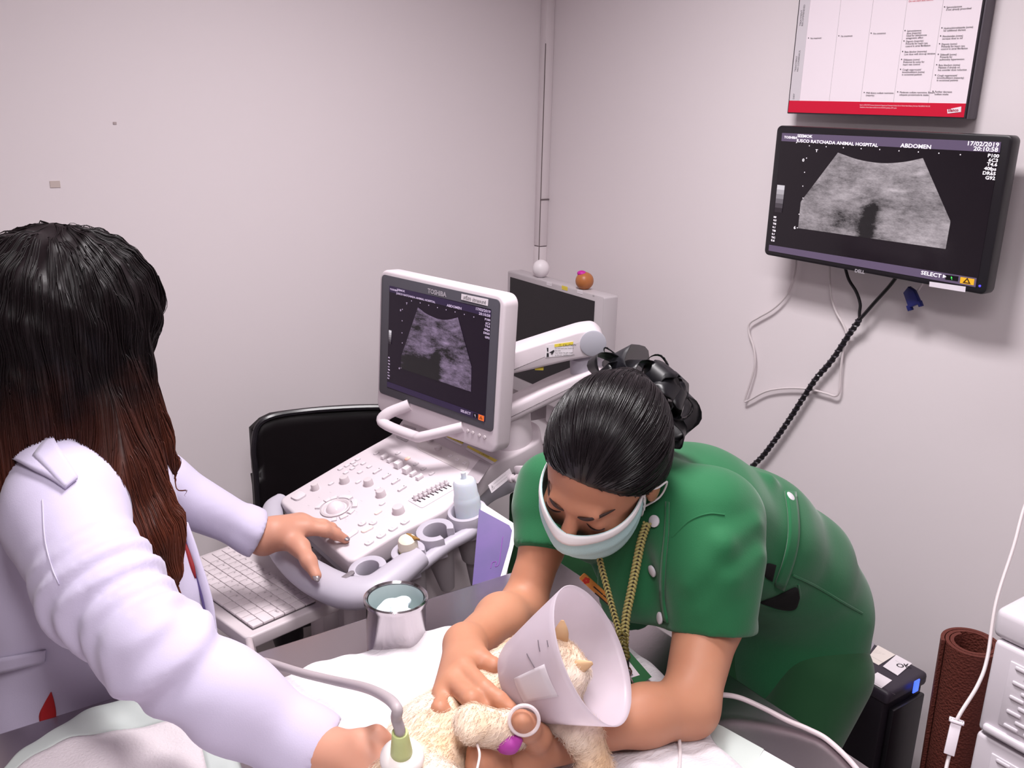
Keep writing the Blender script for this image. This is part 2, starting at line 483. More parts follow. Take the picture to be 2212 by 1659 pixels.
for x, y, L in ((316, 375, ['No treatment']), (606, 355, ['No treatment']), (915, 330, ['No consensus']),
                (1238, 305, ['Spironolactone', 'dose (majority)', 'Used for aldosterone', 'antagonistic effect']),
                (1228, 405, ['Digoxin (majority)', 'Primarily for heart rate', 'control in atrial fibrillation']),
                (1215, 505, ['Beta blocker (minority)', 'Low dose with slow-up titration']),
                (1205, 580, ['Diltiazem (some)', 'Preferred by some for', 'heart rate control']),
                (1195, 675, ['Cough suppressant/', 'bronchodilators (some)', 'in occasional patients']),
                (1615, 80, ['Spironolactone', 'if not already prescribed']),
                (1590, 280, ['Hydrochlorothiazide (some)', 'for additional diuresis']), (1578, 357, ['Pimobendan (some)', 'increase dose to tid']),
                (1568, 432, ['Digoxin (some)', 'Primarily for heart rate', 'control in atrial fibrillation']),
                (1555, 532, ['Sildenafil (some)', 'Primarily for', 'pulmonary hypertension']),
                (1540, 632, ['Beta blockers (some)', 'Maintain if already on', 'but consider dose reduction']),
                (1528, 730, ['Cough suppressant/', 'bronchodilators (minority)', 'in occasional patients']),
                (848, 895, ['Mild dietary sodium restriction', '(majority)']), (1168, 890, ['Moderate sodium restriction. Ensure', 'adequate protein/calorie intake']),
                (1505, 885, ['Further decrease', 'sodium intake'])):
    for i, s in enumerate(L): cl(x - 3 * i, y + 23 * i, s, .0052, 0, i == 0)
CH3 = CHM.copy(); CH3[:3, 3] += CHM[:3, 2] * .0016
mk('printed_text', text_geo(tx, CH3), mat('ink', (44, 38, 46), .6), chart, smooth=False)
p = cc(1255, 22)
mk('red_text', text_geo([('Do not start beta blocker', p[0], p[1], .0052)], CH3), mat('red_ink', (205, 40, 60), .6), chart, smooth=False)
p = cc(788, 1008); q = cc(788, 1030)
mk('footer_text', text_geo([('Based on 2009 ACVIM Consensus Statement for Diagnosis and Treatment of Canine Chronic Valvular Heart Disease, J Vet Intern Med 2009;23:1142-1150', p[0], p[1], .0036, 'LEFT', 0, .72),
                            ('Classification of heart disease modified from the ACC/AHA guidelines, 2009 update', q[0], q[1], .0036, 'LEFT', 0, .72)], CH3), M_PAPER, chart, smooth=False)
logo = [cc(1625, 1046), cc(1760, 1018), cc(1757, 1070), cc(1628, 1085)]
lg_ = mk('logo_flag', sheet([tuple(v) for v in logo], CH3, .0006), M_PAPER, chart)
CH4 = CHM.copy(); CH4[:3, 3] += CHM[:3, 2] * .0026
p = cc(1634, 1068)
mk('logo_text', text_geo([('Elanco', p[0], p[1], .0085, 'LEFT', 3, .95, .0002)], CH4), mat('logo_red', (170, 20, 50), .5), lg_, smooth=False)

# ================================================================== ultrasound picture shown on both screens
def us_material(name, dark, tint):
    m = bpy.data.materials.new(name); m.use_nodes = True; nt = m.node_tree; N = nt.nodes; L = nt.links
    p = N['Principled BSDF']; p.inputs['Base Color'].default_value = (0.01, .01, .01, 1); p.inputs['Roughness'].default_value = .2
    tc = N.new('ShaderNodeTexCoord')
    def noise(sc, stretch, det, off):
        mp = N.new('ShaderNodeMapping'); mp.inputs['Scale'].default_value = stretch; mp.inputs['Location'].default_value = off
        L.new(tc.outputs['Object'], mp.inputs['Vector'])
        n = N.new('ShaderNodeTexNoise'); n.inputs['Scale'].default_value = sc; n.inputs['Detail'].default_value = det; n.inputs['Roughness'].default_value = .6
        L.new(mp.outputs['Vector'], n.inputs['Vector']); return n.outputs['Fac']
    def math_(op, a, b):
        n = N.new('ShaderNodeMath'); n.operation = op
        for i, v in enumerate((a, b)):
            if isinstance(v, (int, float)): n.inputs[i].default_value = v
            else: L.new(v, n.inputs[i])
        return n.outputs[0]
    big = noise(16, (1, .7, 1.5), 4, (3.1, .2, .7)); fine = noise(60, (1, .8, 2.6), 5, (0, 0, 0)); speck = noise(260, (1, .7, 2.2), 2, (.5, 0, 0))
    v = math_('ADD', math_('MULTIPLY', big, .95), math_('MULTIPLY', fine, .62)); v = math_('ADD', v, math_('MULTIPLY', speck, .35))
    sep = N.new('ShaderNodeSeparateXYZ'); L.new(tc.outputs['Object'], sep.inputs[0])
    at = N.new('ShaderNodeAttribute'); at.attribute_name = 'echo'
    v = math_('MULTIPLY', math_('ADD', v, at.outputs['Fac']), .6)
    r = N.new('ShaderNodeValToRGB'); L.new(v, r.inputs['Fac'])
    e = r.color_ramp.elements
    e[0].position = dark; e[0].color = (.003, .002, .004, 1); e[1].position = .88; e[1].color = srgb(*tint)
    L.new(r.outputs['Color'], p.inputs['Emission Color']); p.inputs['Emission Strength'].default_value = .75
    return m
def us_screen(owner, M, pt, mats, tall, fan, band_top, band_bot, txt, txt_s, bar, icons, dots):
    """everything drawn on a scanner screen, as thin layers on the glass"""
    def lay(k): Q = M.copy(); Q[:3, 3] += M[:3, 2] * .0004 * k; return Q
    for b in (band_top, band_bot):
        mk('screen_band', sheet([tuple(pt(*q)) for q in b], lay(1), .0003), mats[0], owner)
    # fan as a fine grid so that brightness can follow the tissue
    top = spline([pt(*q) for q in fan[0]], 10); k = len(top); rows = 60
    mid, bot = [np.array([pt(*f[0]) * (1 - i / (k - 1)) + pt(*f[1]) * i / (k - 1) for i in range(k)]) for f in fan[1:]]
    V = []; ech = []
    for i in range(rows):
        t = i / (rows - 1)
        for j in range(k):
            q = top[j] * (1 - t / .7) + mid[j] * t / .7 if t < .7 else mid[j] * (1 - t) / .3 + bot[j] * (t - .7) / .3
            V.append((q[0], q[1], 0)); u = j / (k - 1)
            e = .10 * math.exp(-(t / .08) ** 2) * 1.2
            e += .30 * math.exp(-((u - .30) / .13) ** 2 - ((t - .5) / .13) ** 2) + .2 * math.exp(-((u - .45) / .06) ** 2 - ((t - .2) / .07) ** 2)
            e += .34 * math.exp(-((u - .66) / .1) ** 2 - ((t - .38) / .025) ** 2) + .3 * math.exp(-((u - .9) / .09) ** 2 - ((t - .16 + .2 * (u - .9)) / .022) ** 2)
            e -= .62 * math.exp(-((u - .51 + .06 * (t - .6)) / .055) ** 2) * min(1, max(0, (t - .5) / .18))
            e -= .22 * math.exp(-((u - .30) / .06) ** 2 - ((t - .83) / .1) ** 2) + .12 * math.exp(-((u - .75) / .12) ** 2 - ((t - .6) / .1) ** 2)
            e += .16 * math.exp(-((u - .82) / .16) ** 2 - ((t - .88) / .12) ** 2)
            if tall: e -= .42 * math.exp(-((u - .2) / .22) ** 2) * min(1, max(0, (t - .6) / .2)) + .1
            ech.append(e)
    F = [[i * k + j, i * k + j + 1, (i + 1) * k + j + 1, (i + 1) * k + j] for i in range(rows - 1) for j in range(k - 1)]
    o = mk('scan_image', tf(lay(2), (np.array(V), F)), mats[1], owner, smooth=True)
    a = o.data.attributes.new('echo', 'FLOAT', 'POINT'); a.data.foreach_set('value', np.array(ech, np.float32))
    L = []
    for s, x, y, sz, al in txt:
        q = pt(x, y); L.append((s, q[0], q[1], sz * txt_s * 1.12, al, 0, 1.27, .0002))
    mk('screen_text', text_geo(L, lay(3)), mats[2], owner, smooth=False, kind='stuff')
    mk('scale_dots', join([tf(lay(2), (np.array([(pt(*d)[0] + .0012 * math.cos(a), pt(*d)[1] + .0012 * math.sin(a), 0) for a in np.arange(8) * math.pi / 4]), [list(range(8))])) for d in dots]), mats[2], owner, smooth=False, kind='stuff')
    # grey bar in eight steps
    (xa, ya), (xb, yb) = pt(*bar[0]), pt(*bar[1])
    for i in range(6):
        g = int(235 - i * 38)
        mk('grey_bar', sheet(rect(xa, ya + (yb - ya) * i / 6, xb, ya + (yb - ya) * (i + 1) / 6), lay(2), .0003), mat('bar_%d' % g, (20, 18, 20), .3, emit=((g, g - 8, g), .8)), owner)
    c = [tuple(pt(*q)) for q in icons[0]]
    mk('warning_icon', sheet(c, lay(2), .0003), mats[3], owner)
    cxy = np.mean(c, 0); s_ = abs(c[1][0] - c[0][0]) * .3
    mk('warning_triangle', tf(lay(4), (np.array([(cxy[0] - s_, cxy[1] - s_ * .55, 0), (cxy[0] + s_, cxy[1] - s_ * .55, 0), (cxy[0], cxy[1] + s_ * .8, 0), (cxy[0] - s_ * .45, cxy[1] - s_ * .3, 0), (cxy[0] + s_ * .45, cxy[1] - s_ * .3, 0), (cxy[0], cxy[1] + s_ * .35, 0)]), [[0, 1, 4, 3], [1, 2, 5, 4], [2, 0, 3, 5]])), mat('icon_dark', (70, 40, 15), .5), owner, smooth=False)
    c = [tuple(pt(*q)) for q in icons[1]]
    mk('cursor_box', sheet(c, lay(2), .0003), mat('scr_black', (6, 5, 8), .25), owner)
    q = np.mean(c, 0); s_ = abs(c[2][1] - c[1][1]) * .35
    mk('cursor_arrow', tf(lay(4), (np.array([(q[0] - s_ * .5, q[1] + s_, 0), (q[0] + s_ * .5, q[1] + s_ * .2, 0), (q[0] + .1 * s_, q[1] + s_ * .1, 0), (q[0] + s_ * .5, q[1] - s_ * .9, 0), (q[0] + s_ * .2, q[1] - s_, 0), (q[0] - .15 * s_, q[1] - .05 * s_, 0), (q[0] - .5 * s_, q[1] - .3 * s_, 0)]), [list(range(7))])), icons[2], owner, smooth=False)

# ------------------------------------------------------------------ wall screen
M_BLKPL = mat('black_plastic', (28, 25, 30), .3)
M_BLKMAT = mat('black_matt', (24, 21, 25), .55)
M_SCRBLK = mat('screen_black', (16, 12, 17), .12, emit=((30, 22, 31), .35))
TVM = frame((1.72, 1.173, 1.4655), (0, -1, 0), (0, 0, 1))
tv = empty('wall_screen', (1.77, 1.173, 1.32), 'wide black screen on the right wall showing an ultrasound scan', 'screen')
TW, TH = .537, .292
mk('bezel', prism(rrect(TW, TH, .012), -.03, TVM, .004), M_BLKPL, tv)
mk('back_cover', prism(rrect(TW - .08, TH - .06, .03), -.028, TVM @ np.array([[1, 0, 0, 0], [0, 1, 0, 0], [0, 0, 1, -.03], [0, 0, 0, 1]]), .008), M_BLKMAT, tv)
mk('wall_bracket', box((0, 0, -.078), (.12, .12, .042), .004, M=TVM), M_BLKMAT, tv)
def tc_(x, y): return PL(TVM, 1630 + x / 3.77, 250 + y / 3.77)
sc_ = [tc_(228, 137), tc_(2012, 212), tc_(1808, 1398), tc_(118, 1100)]
sx0, sx1 = (sc_[0][0] + sc_[3][0]) / 2, (sc_[1][0] + sc_[2][0]) / 2; sy1, sy0 = (sc_[0][1] + sc_[1][1]) / 2, (sc_[2][1] + sc_[3][1]) / 2
TV2 = TVM.copy(); TV2[:3, 3] += TVM[:3, 2] * .0003
glass = mk('display', sheet(rect(sx0, sy0, sx1, sy1), TV2, .0006), M_SCRBLK, tv)
TV3 = TVM.copy(); TV3[:3, 3] += TVM[:3, 2] * .0009
M_BAND = mat('band_violet', (40, 34, 45), .3, emit=((104, 88, 116), .8))
M_SCRTXT = mat('screen_white', (200, 190, 200), .4, emit=((238, 230, 238), .9))
M_ICON = mat('icon_amber', (120, 90, 20), .4, emit=((238, 178, 40), .85))
M_GRN = mat('cursor_green', (40, 160, 60), .4, emit=((90, 230, 110), .8))
txt_tv = [('TOSHIBA', 245, 183, 6.2, 'LEFT'), ('SEEMOK', 352, 174, 7.6, 'LEFT'), ('JUSCO RATCHADA ANIMAL HOSPITAL', 346, 214, 8.3, 'LEFT'), ('ABDOMEN', 1192, 256, 9.6, 'LEFT'),
          ('17/02/2019', 1995, 254, 9.6, 'RIGHT'), ('20:10:58', 1986, 294, 9.6, 'RIGHT'), ('P100', 1995, 342, 7.6, 'RIGHT'), ('6C3', 1987, 378, 7.6, 'RIGHT'), ('T4.6', 1980, 412, 7.6, 'RIGHT'),
          ('40fps', 1972, 448, 7.6, 'RIGHT'), ('DR65', 1968, 486, 7.6, 'RIGHT'), ('G92', 1962, 523, 7.6, 'RIGHT'), ('0', 392, 372, 8, 'LEFT'), ('6', 322, 920, 8, 'LEFT'), ('T', 500, 295, 7, 'LEFT'),
          ('MI', 160, 830, 5, 'LEFT'), ('0.5', 158, 856, 5, 'LEFT'), ('TIS', 154, 884, 5, 'LEFT'), ('0.1', 151, 912, 5, 'LEFT'), ('TIB', 148, 940, 5, 'LEFT'), ('0.1', 145, 967, 5, 'LEFT'), ('TIC', 141, 995, 5, 'LEFT'), ('0.6', 138, 1020, 6, 'LEFT'),
          ('SELECT', 1358, 1290, 9.4, 'LEFT'), ('\u25b6', 1535, 1316, 6, 'LEFT')]
us_screen(glass, TV3, tc_, (M_BAND, us_material('scan_grey', .36, (236, 222, 230)), M_SCRTXT, M_ICON), False,
          ([(683, 300), (850, 357), (1040, 386), (1220, 376), (1375, 345)], [(380, 700), (1600, 860)], [(358, 915), (1560, 1085)]),
          [(228, 140), (2012, 214), (2000, 300), (222, 206)], [(122, 1050), (1812, 1322), (1802, 1396), (118, 1098)], txt_tv, .001, ((190, 562), (226, 790)),
          ([(1682, 1312), (1795, 1330), (1788, 1380), (1676, 1362)], [(1562, 1294), (1666, 1308), (1660, 1350), (1556, 1334)], M_GRN),
          [(450, 245), (587, 252), (727, 260), (872, 268), (1023, 275), (1180, 286), (1338, 295), (1505, 305), (1680, 317), (427, 345), (411, 460), (397, 573), (398, 670), (366, 802), (352, 912)])
TV5 = TVM.copy(); TV5[:3, 3] += TVM[:3, 2] * .0004
p = tc_(815, 1272); mk('maker_name', text_geo([('DELL', p[0], p[1], .0095, 'LEFT', 0, 1.15, .0003)], TV5), mat('silver_print', (170, 164, 172), .35), tv, smooth=False)
mk('paper_strip', sheet([tuple(tc_(*q)) for q in ((1427, 1350), (1722, 1392), (1717, 1437), (1424, 1390))], TV5, .0005), mat('white_tape', (226, 218, 228), .5), tv)
p = tc_(1836, 1386); mk('power_light', lathe([(.0022, 0), (.0022, .001), (0, .0016)], 12, TV5 @ np.array([[1, 0, 0, p[0]], [0, 1, 0, p[1]], [0, 0, 1, 0], [0, 0, 0, 1]])), mat('led_blue', (60, 60, 200), .3, emit=((70, 60, 255), 2.)), tv)
# cables under the wall screen
M_CABW = mat('cable_white', (214, 204, 206), .45)
M_CABB = mat('cable_black', (26, 23, 27), .4)
def wallp(P, off): return [XW(x, y, RX - off) for x, y in P]
def cpx(x, y): return (1560 + x / 3.456, 540 + y / 3.456)
wc = wallp([cpx(*q) for q in ((552, 60), (548, 130), (525, 240), (470, 350), (380, 440), (270, 505), (205, 550), (200, 620), (235, 730), (245, 850), (220, 960), (175, 1100), (170, 1132), (205, 1120), (330, 1055), (480, 1032), (640, 1038), (780, 1072), (845, 1090), (875, 1050), (885, 900), (905, 740), (928, 640), (905, 560), (850, 460), (815, 350), (805, 230), (800, 100))], .012)
mk('white_cable', tube(spline(wc, 5), .0026, 8), M_CABW, label='thin white cable hanging in a loop under the wall screen', cat='cable')
bc = empty('black_cable', XW(1628, 1005, RX - .02), 'black spiral-wrapped cable running down from the wall screen', 'cable')
j = XW(1857, 690, RX - .03)
mk('cable_branch', tube(spline(wallp([cpx(915, 120), cpx(945, 220), cpx(1000, 310), cpx(1030, 400), cpx(1025, 470)], .03) + [j], 5), .0035, 8), M_CABB, bc)
mk('cable_branch', tube(spline(wallp([cpx(1310, 190), cpx(1240, 280), cpx(1140, 390), cpx(1070, 470)], .03) + [j], 5), .0042, 8), M_CABB, bc)
main = spline([j] + wallp([cpx(940, 640), cpx(820, 820), cpx(700, 960), cpx(600, 1110), cpx(510, 1250), cpx(400, 1410), cpx(300, 1540), cpx(210, 1630), cpx(150, 1720), cpx(100, 1850)], .018), 12)
mk('cable_core', tube(main, .0058, 8), M_CABB, bc)
seg = np.linalg.norm(np.diff(main, axis=0), axis=1); s_ = np.concatenate([[0], np.cumsum(seg)])
tq = np.linspace(0, s_[-1], 700); cen = np.stack([np.interp(tq, s_, main[:, i]) for i in range(3)], 1)
T = np.gradient(cen, axis=0); T /= np.linalg.norm(T, axis=1)[:, None]
u1 = np.cross(T, (1, 0, 0)); u1 /= np.linalg.norm(u1, axis=1)[:, None]; u2 = np.cross(T, u1)
ph = tq / .0165 * 2 * math.pi
mk('spiral_wrap', tube(cen + .0054 * (np.cos(ph)[:, None] * u1 + np.sin(ph)[:, None] * u2), .0026, 5), mat('spiral_black', (38, 34, 42), .3), bc)
# blue plug hanging under the screen
PLM = frame(XW(1977, 648, RX - .045), unit((.15, -.5, -.85)), None, (-1, 0, 0))
pg = mk('blue_plug', join([prism([(-.022, -.013), (.006, -.013), (.006, -.017), (.018, -.017), (.018, -.009), (.012, -.009), (.012, .009), (.018, .009), (.018, .015), (.006, .015), (.006, .013), (-.018, .011), (-.03, .002)][::-1], .013, PLM, .002)]), mat('plug_blue', (22, 28, 92), .4), label='dark blue cable plug hanging below the wall screen', cat='plug')
mk('pigtail', tube(spline([XW(1983, 628, RX - .04), XW(1993, 612, RX - .05), XW(1996, 600, RX - .06)], 5), .0022, 6), M_CABW, pg)

# ================================================================== ultrasound machine
M_US = mat('machine_white', (205, 194, 200), .42, spec=.4)
M_US2 = mat('machine_offwhite', (198, 187, 191), .45)
M_GREY = mat('machine_lilac_grey', (178, 172, 184), .45)
M_GREY2 = mat('machine_mid_grey', (150, 142, 146), .5)
M_DGREY = mat('machine_dark_grey', (74, 72, 80), .45)
yaw = math.radians(12)
EX = np.array([math.sin(yaw), -math.cos(yaw), 0]); EF = np.array([math.cos(yaw), math.sin(yaw), 0]); EZ = np.array([0, 0, 1.])
us = empty('ultrasound_machine', (.95, 1.6, 0), 'white ultrasound machine with control desk, keyboard tray and screen on an arm', 'machine')
slp = math.radians(14)
CDM = frame(Z(700, 1147, .845), EX, math.cos(slp) * EF + math.sin(slp) * EZ)   # plane of the control desk
def sh(M, x=0, y=0, z=0):
    Q = M.copy(); Q[:3, 3] = Q[:3, 3] + Q[:3, :3] @ np.array([x, y, z], float); return Q
def q6(x, y): return PL(CDM, 620 + x / 4.254, 900 + y / 4.254)
def dk(px, py): return PL(CDM, px, py)
def smoothpoly(P, r=.012, n=4):
    out = []
    m = len(P)
    for i in range(m):
        a, b, c = np.array(P[i - 1]), np.array(P[i]), np.array(P[(i + 1) % m])
        d1, d2 = (a - b), (c - b); rr = min(r, np.linalg.norm(d1) * .45, np.linalg.norm(d2) * .45)
        s, e = b + unit(d1) * rr, b + unit(d2) * rr
        for t in np.linspace(0, 1, n + 1): out.append(tuple((1 - t) ** 2 * s + 2 * t * (1 - t) * b + t * t * e))
    return out
outl = [dk(600, 1079), dk(756, 1216), dk(855, 1155), dk(962, 1102), dk(1068, 1001), dk(1108, 985), dk(1170, 950), dk(1165, 915), dk(1060, 870), dk(930, 850), dk(868, 905), dk(850, 935), dk(760, 985)]
desk = mk('control_desk', prism(smoothpoly(outl, .02), -.045, CDM, .006, 3), M_US, us)
mk('desk_underbody', prism(smoothpoly([p * .93 + np.array([.0, .012]) for p in outl], .03), -.05, sh(CDM, 0, 0, -.044), .01), M_GREY, us)
# rear panel recess: the slightly raised darker strip with speakers
mk('speaker_grille', prism(smoothpoly([q6(1070, 70), q6(1190, 110), q6(1100, 238), q6(1000, 190)], .004), .0015, CDM, .0005), mat('speaker_grey', (168, 158, 164), .6), us)
mk('speaker_grille', prism(smoothpoly([q6(1770, 395), q6(1872, 450), q6(1755, 622), q6(1642, 560)], .004), .0015, CDM, .0005), MATS['speaker_grey'], us)
mk('touch_strip', prism(smoothpoly([q6(1215, 160), q6(1690, 400), q6(1640, 520), q6(1180, 290)], .02), .001, CDM, .0004), mat('strip_grey', (198, 188, 190), .4), us)
# caution labels
M_YEL = mat('caution_yellow', (224, 202, 70), .5); M_LABW = mat('label_white', (226, 218, 224), .5); M_INK2 = mat('label_ink', (40, 36, 42), .6)
def label_on(owner, M, quad, strip, txt, tsz, name='caution_label'):
    """small white sticker with a yellow head and lines of print"""
    o = mk(name, sheet([tuple(p) for p in quad], sh(M, 0, 0, .0003), .0005), M_LABW, owner)
    if strip is not None: mk('yellow_strip', sheet([tuple(p) for p in strip], sh(M, 0, 0, .0009), .0004), M_YEL, o)
    if txt: mk('label_text', text_geo(txt, sh(M, 0, 0, .0016)), M_INK2, o, smooth=False)
    return o
for a, b, c, d in (((1490, 182), (1625, 240), (1600, 272), (1445, 195)), ((1665, 268), (1935, 405), (1885, 440), (1640, 300))):
    A, B, C_, D = q6(*a), q6(*b), q6(*c), q6(*d)
    ang = math.degrees(math.atan2((B - A)[1], (B - A)[0]))
    mid = lambda t: (A * (1 - t) + D * t, B * (1 - t) + C_ * t)
    m1 = mid(.5); m2 = mid(.62); m3 = mid(.9)
    label_on(desk, CDM, [A, B, C_, D][::-1], [A, B, m1[1], m1[0]][::-1], [('\u26a0 CAUTION', *(A * .6 + B * .4 + (D - A) * .42), .0055, 'LEFT', ang), ('\u2014\u2014 \u2014 \u2014\u2014\u2014 \u2014\u2014 \u2014', *(D * .9 + A * .1), .0038, 'LEFT', ang)], 0)
# --- trackball with its ring of keys
tb = q6(447, 845)
def at(M, p, z=0): return sh(M, p[0], p[1], z)
mk('trackball_ring', lathe([(.03, 0), (.031, .003), (.028, .0045), (.024, .002), (.0225, -.001)], 40, at(CDM, tb), cap=False), M_US2, us)
mk('trackball', ellipsoid((0, 0, 0), (1, 1, 1))[0:2] if False else tf(at(CDM, tb, -.006), ellipsoid((0, 0, 0), (.021, .021, .021))), mat('ball_white', (216, 204, 210), .18), us)
M_KEY = mat('panel_key', (210, 200, 205), .38)
M_KEYED = mat('panel_key_edge', (176, 168, 174), .6)
for a, b in ((205, 850), (285, 757)), ((300, 755), (370, 705)), ((385, 735), (470, 690)), ((495, 695), (655, 712)), ((690, 725), (690, 830)), ((625, 915), (700, 870)), ((510, 985), (590, 930)), ((395, 1010), (460, 985)):
    p0, p1 = q6(*a), q6(*b); c = (p0 + p1) / 2; rad = c - tb; rr = np.linalg.norm(rad)
    a0, a1 = math.atan2(*(p0 - tb)[::-1]), math.atan2(*(p1 - tb)[::-1])
    if a1 - a0 > math.pi: a1 -= 2 * math.pi
    if a0 - a1 > math.pi: a0 -= 2 * math.pi
    ri, ro = .0345, .045
    P = [tuple(tb + ro * np.array([math.cos(t), math.sin(t)])) for t in np.linspace(a0, a1, 7)] + [tuple(tb + ri * np.array([math.cos(t), math.sin(t)])) for t in np.linspace(a1, a0, 7)]
    ar = sum(P[i - 1][0] * P[i][1] - P[i][0] * P[i - 1][1] for i in range(len(P)))
    mk('arc_key', prism(P if ar > 0 else P[::-1], .003, CDM, .0008), M_KEY, us)
    Q = [tuple(c + (np.array(q) - c) * 1.12) for q in P]
    mk('key_well', prism(Q if ar > 0 else Q[::-1], .0006, CDM), M_KEYED, us)
# --- knobs
kn = None
for x, y, r in ((262, 655, .0085), (532, 590, .0105), (752, 612, .0105), (866, 715, .0105), (1028, 865, .0125)):
    p = q6(x, y + 12)
    mk('knob', lathe([(r, 0), (r * .97, .003), (r * .9, .011), (r * .8, .0135), (0, .0142)], 24, at(CDM, p)), M_US2, us)
# --- rocker bars, small keys
def key(x, y, w_, h_, ang=0, m=M_KEY, t=.003, r=None, name='panel_button', well=True):
    p = q6(x, y); a = math.radians(ang); M = at(CDM, p) @ np.array([[math.cos(a), -math.sin(a), 0, 0], [math.sin(a), math.cos(a), 0, 0], [0, 0, 1, 0], [0, 0, 0, 1]])
    r = min(w_, h_) * .45 if r is None else r
    o = mk(name, prism(rrect(w_, h_, r, 4), t, M, min(.001, t * .4)), m, us)
    if well: mk('button_well', prism(rrect(w_ + .0022, h_ + .0022, r + .001, 4), .0006, M), M_KEYED, us)
    return o
M_DOT = mat('dot_black', (36, 32, 36), .5)
for x, y in ((830, 505), (915, 552), (1000, 600), (1058, 665)):
    key(x, y, .0065, .021, 0, t=.004, r=.002, name='rocker_switch')
    p = q6(x + 20, y - 13); mk('dot_mark', lathe([(.0011, 0), (.0011, .0004)], 8, at(CDM, p, .0041)), M_DOT, us)
for x, y in ((490, 482), (550, 452), (605, 425), (650, 395), (540, 517), (600, 478), (700, 432), (670, 512), (755, 462), (630, 445)): key(x, y, .008, .0105, 0, t=.0025, r=.002)
for x, y in ((405, 617), (655, 602), (832, 665), (875, 803), (1185, 437), (1255, 481), (1330, 526), (820, 338), (1020, 338)): key(x, y, .0075, .0125, 0, t=.0024)
M_LIT = mat('key_lit', (236, 196, 184), .4, emit=((255, 170, 140), .35))
key(1108, 390, .0085, .013, 0, M_LIT); key(838, 882, .008, .016, 0, mat('key_pale_lit', (236, 214, 206), .4, emit=((255, 200, 180), .2))); key(737, 1037, .012, .024, -10, MATS['key_pale_lit'])
key(690, 985, .014, .015, 0); key(790, 978, .014, .015, 0)
bt = []
for x, y in ((755, 1160), (866, 1095), (975, 1030), (1085, 970)): key(x, y, .013, .017, 0, r=.005)
for x, y in ((1500, 367), (1565, 401), (1632, 432)): key(x, y, .0085, .0085, 0, r=.001)
key(580, 1085, .017, .034, 0, t=.0022, name='freeze_button')
key(107, 735, .026, .026, 0, r=.007, t=.004, name='power_button')
for x, y in ((1188, 195), (1315, 225), (1390, 300)):
    p = q6(x, y); mk('knob', lathe([(.008, 0), (.0075, .007), (0, .0085)], 18, at(CDM, p)), M_US2, us)
L = []
for x, y in ((690, 790), (580, 703), (838, 888), (755, 1166), (866, 1101), (975, 1036), (1085, 976), (690, 992), (790, 985), (430, 1002), (1500, 370), (1565, 404), (1632, 435), (1020, 341), (820, 341), (1185, 440), (1255, 484), (1330, 529), (545, 955), (645, 890), (205, 832), (300, 757), (405, 712)):
    s = '\u2014'
    p = q6(x, y); L.append((s, p[0], p[1] - .002, .0058, 'CENTER', 0))
mk('key_print', text_geo(L, sh(CDM, 0, 0, .0045)), mat('print_grey', (110, 102, 108), .6), us, smooth=False)
# --- clear paddle switches
M_CLR = mat('paddle_clear', (232, 224, 228), .15, alpha=.85)
for x, y, s in ((900, 372, .7), (955, 402, .7), (1030, 455, 1.15), (1108, 505, 1.15), (1165, 530, .7), (1222, 562, .7)):
    p = q6(x, y + 8); mk('paddle_switch', prism([(-.006 * s, -.008), (.006 * s, -.008), (.006 * s, .007), (-.006 * s, .009)], .012 * s, at(CDM, p), .0015), M_CLR, us)
# --- eight slide controls
a, b = q6(1190, 770), q6(1470, 632)
sp = q6(1310, 710)
mk('slider_plate', prism(smoothpoly([q6(1105, 770), q6(1240, 845), q6(1545, 665), q6(1420, 590)], .006), .0012, CDM, .0004), M_US, us)
for i in range(8):
    c = a + (b - a) * i / 7
    mk('slider_slot', box((0, 0, .0014), (.026, .0028, .0006), M=at(CDM, c)), M_DOT, us)
    mk('slider_knob', join([prism([(-.004, -.004), (.004, -.004), (.0035, .004), (-.0035, .004)], .006, at(CDM, c + np.array([rnd.uniform(-.001, .001), 0]), .0018), .001),
                            lathe([(.0045, 0), (.004, .008), (.0025, .011), (0, .0115)], 12, at(CDM, c + np.array([-.0015, .0]), .0022))]), M_KEY, us)
# --- front hand rail round the desk
rail = [dk(604, 1062), dk(584, 1085), dk(590, 1140), dk(625, 1192), dk(680, 1235), dk(745, 1262), dk(800, 1258), dk(850, 1225), dk(900, 1185)]
RM = sh(CDM, 0, 0, -.018)
rp = spline([(RM @ np.array([p[0], p[1], 0, 1]))[:3] for p in rail], 8)
mk('front_rail', tube(rp, [.016, .022, .026, .03, .034, .034, .032, .03, .026], 14, flat=.8, up=CDM[:3, 2]), M_GREY, us)
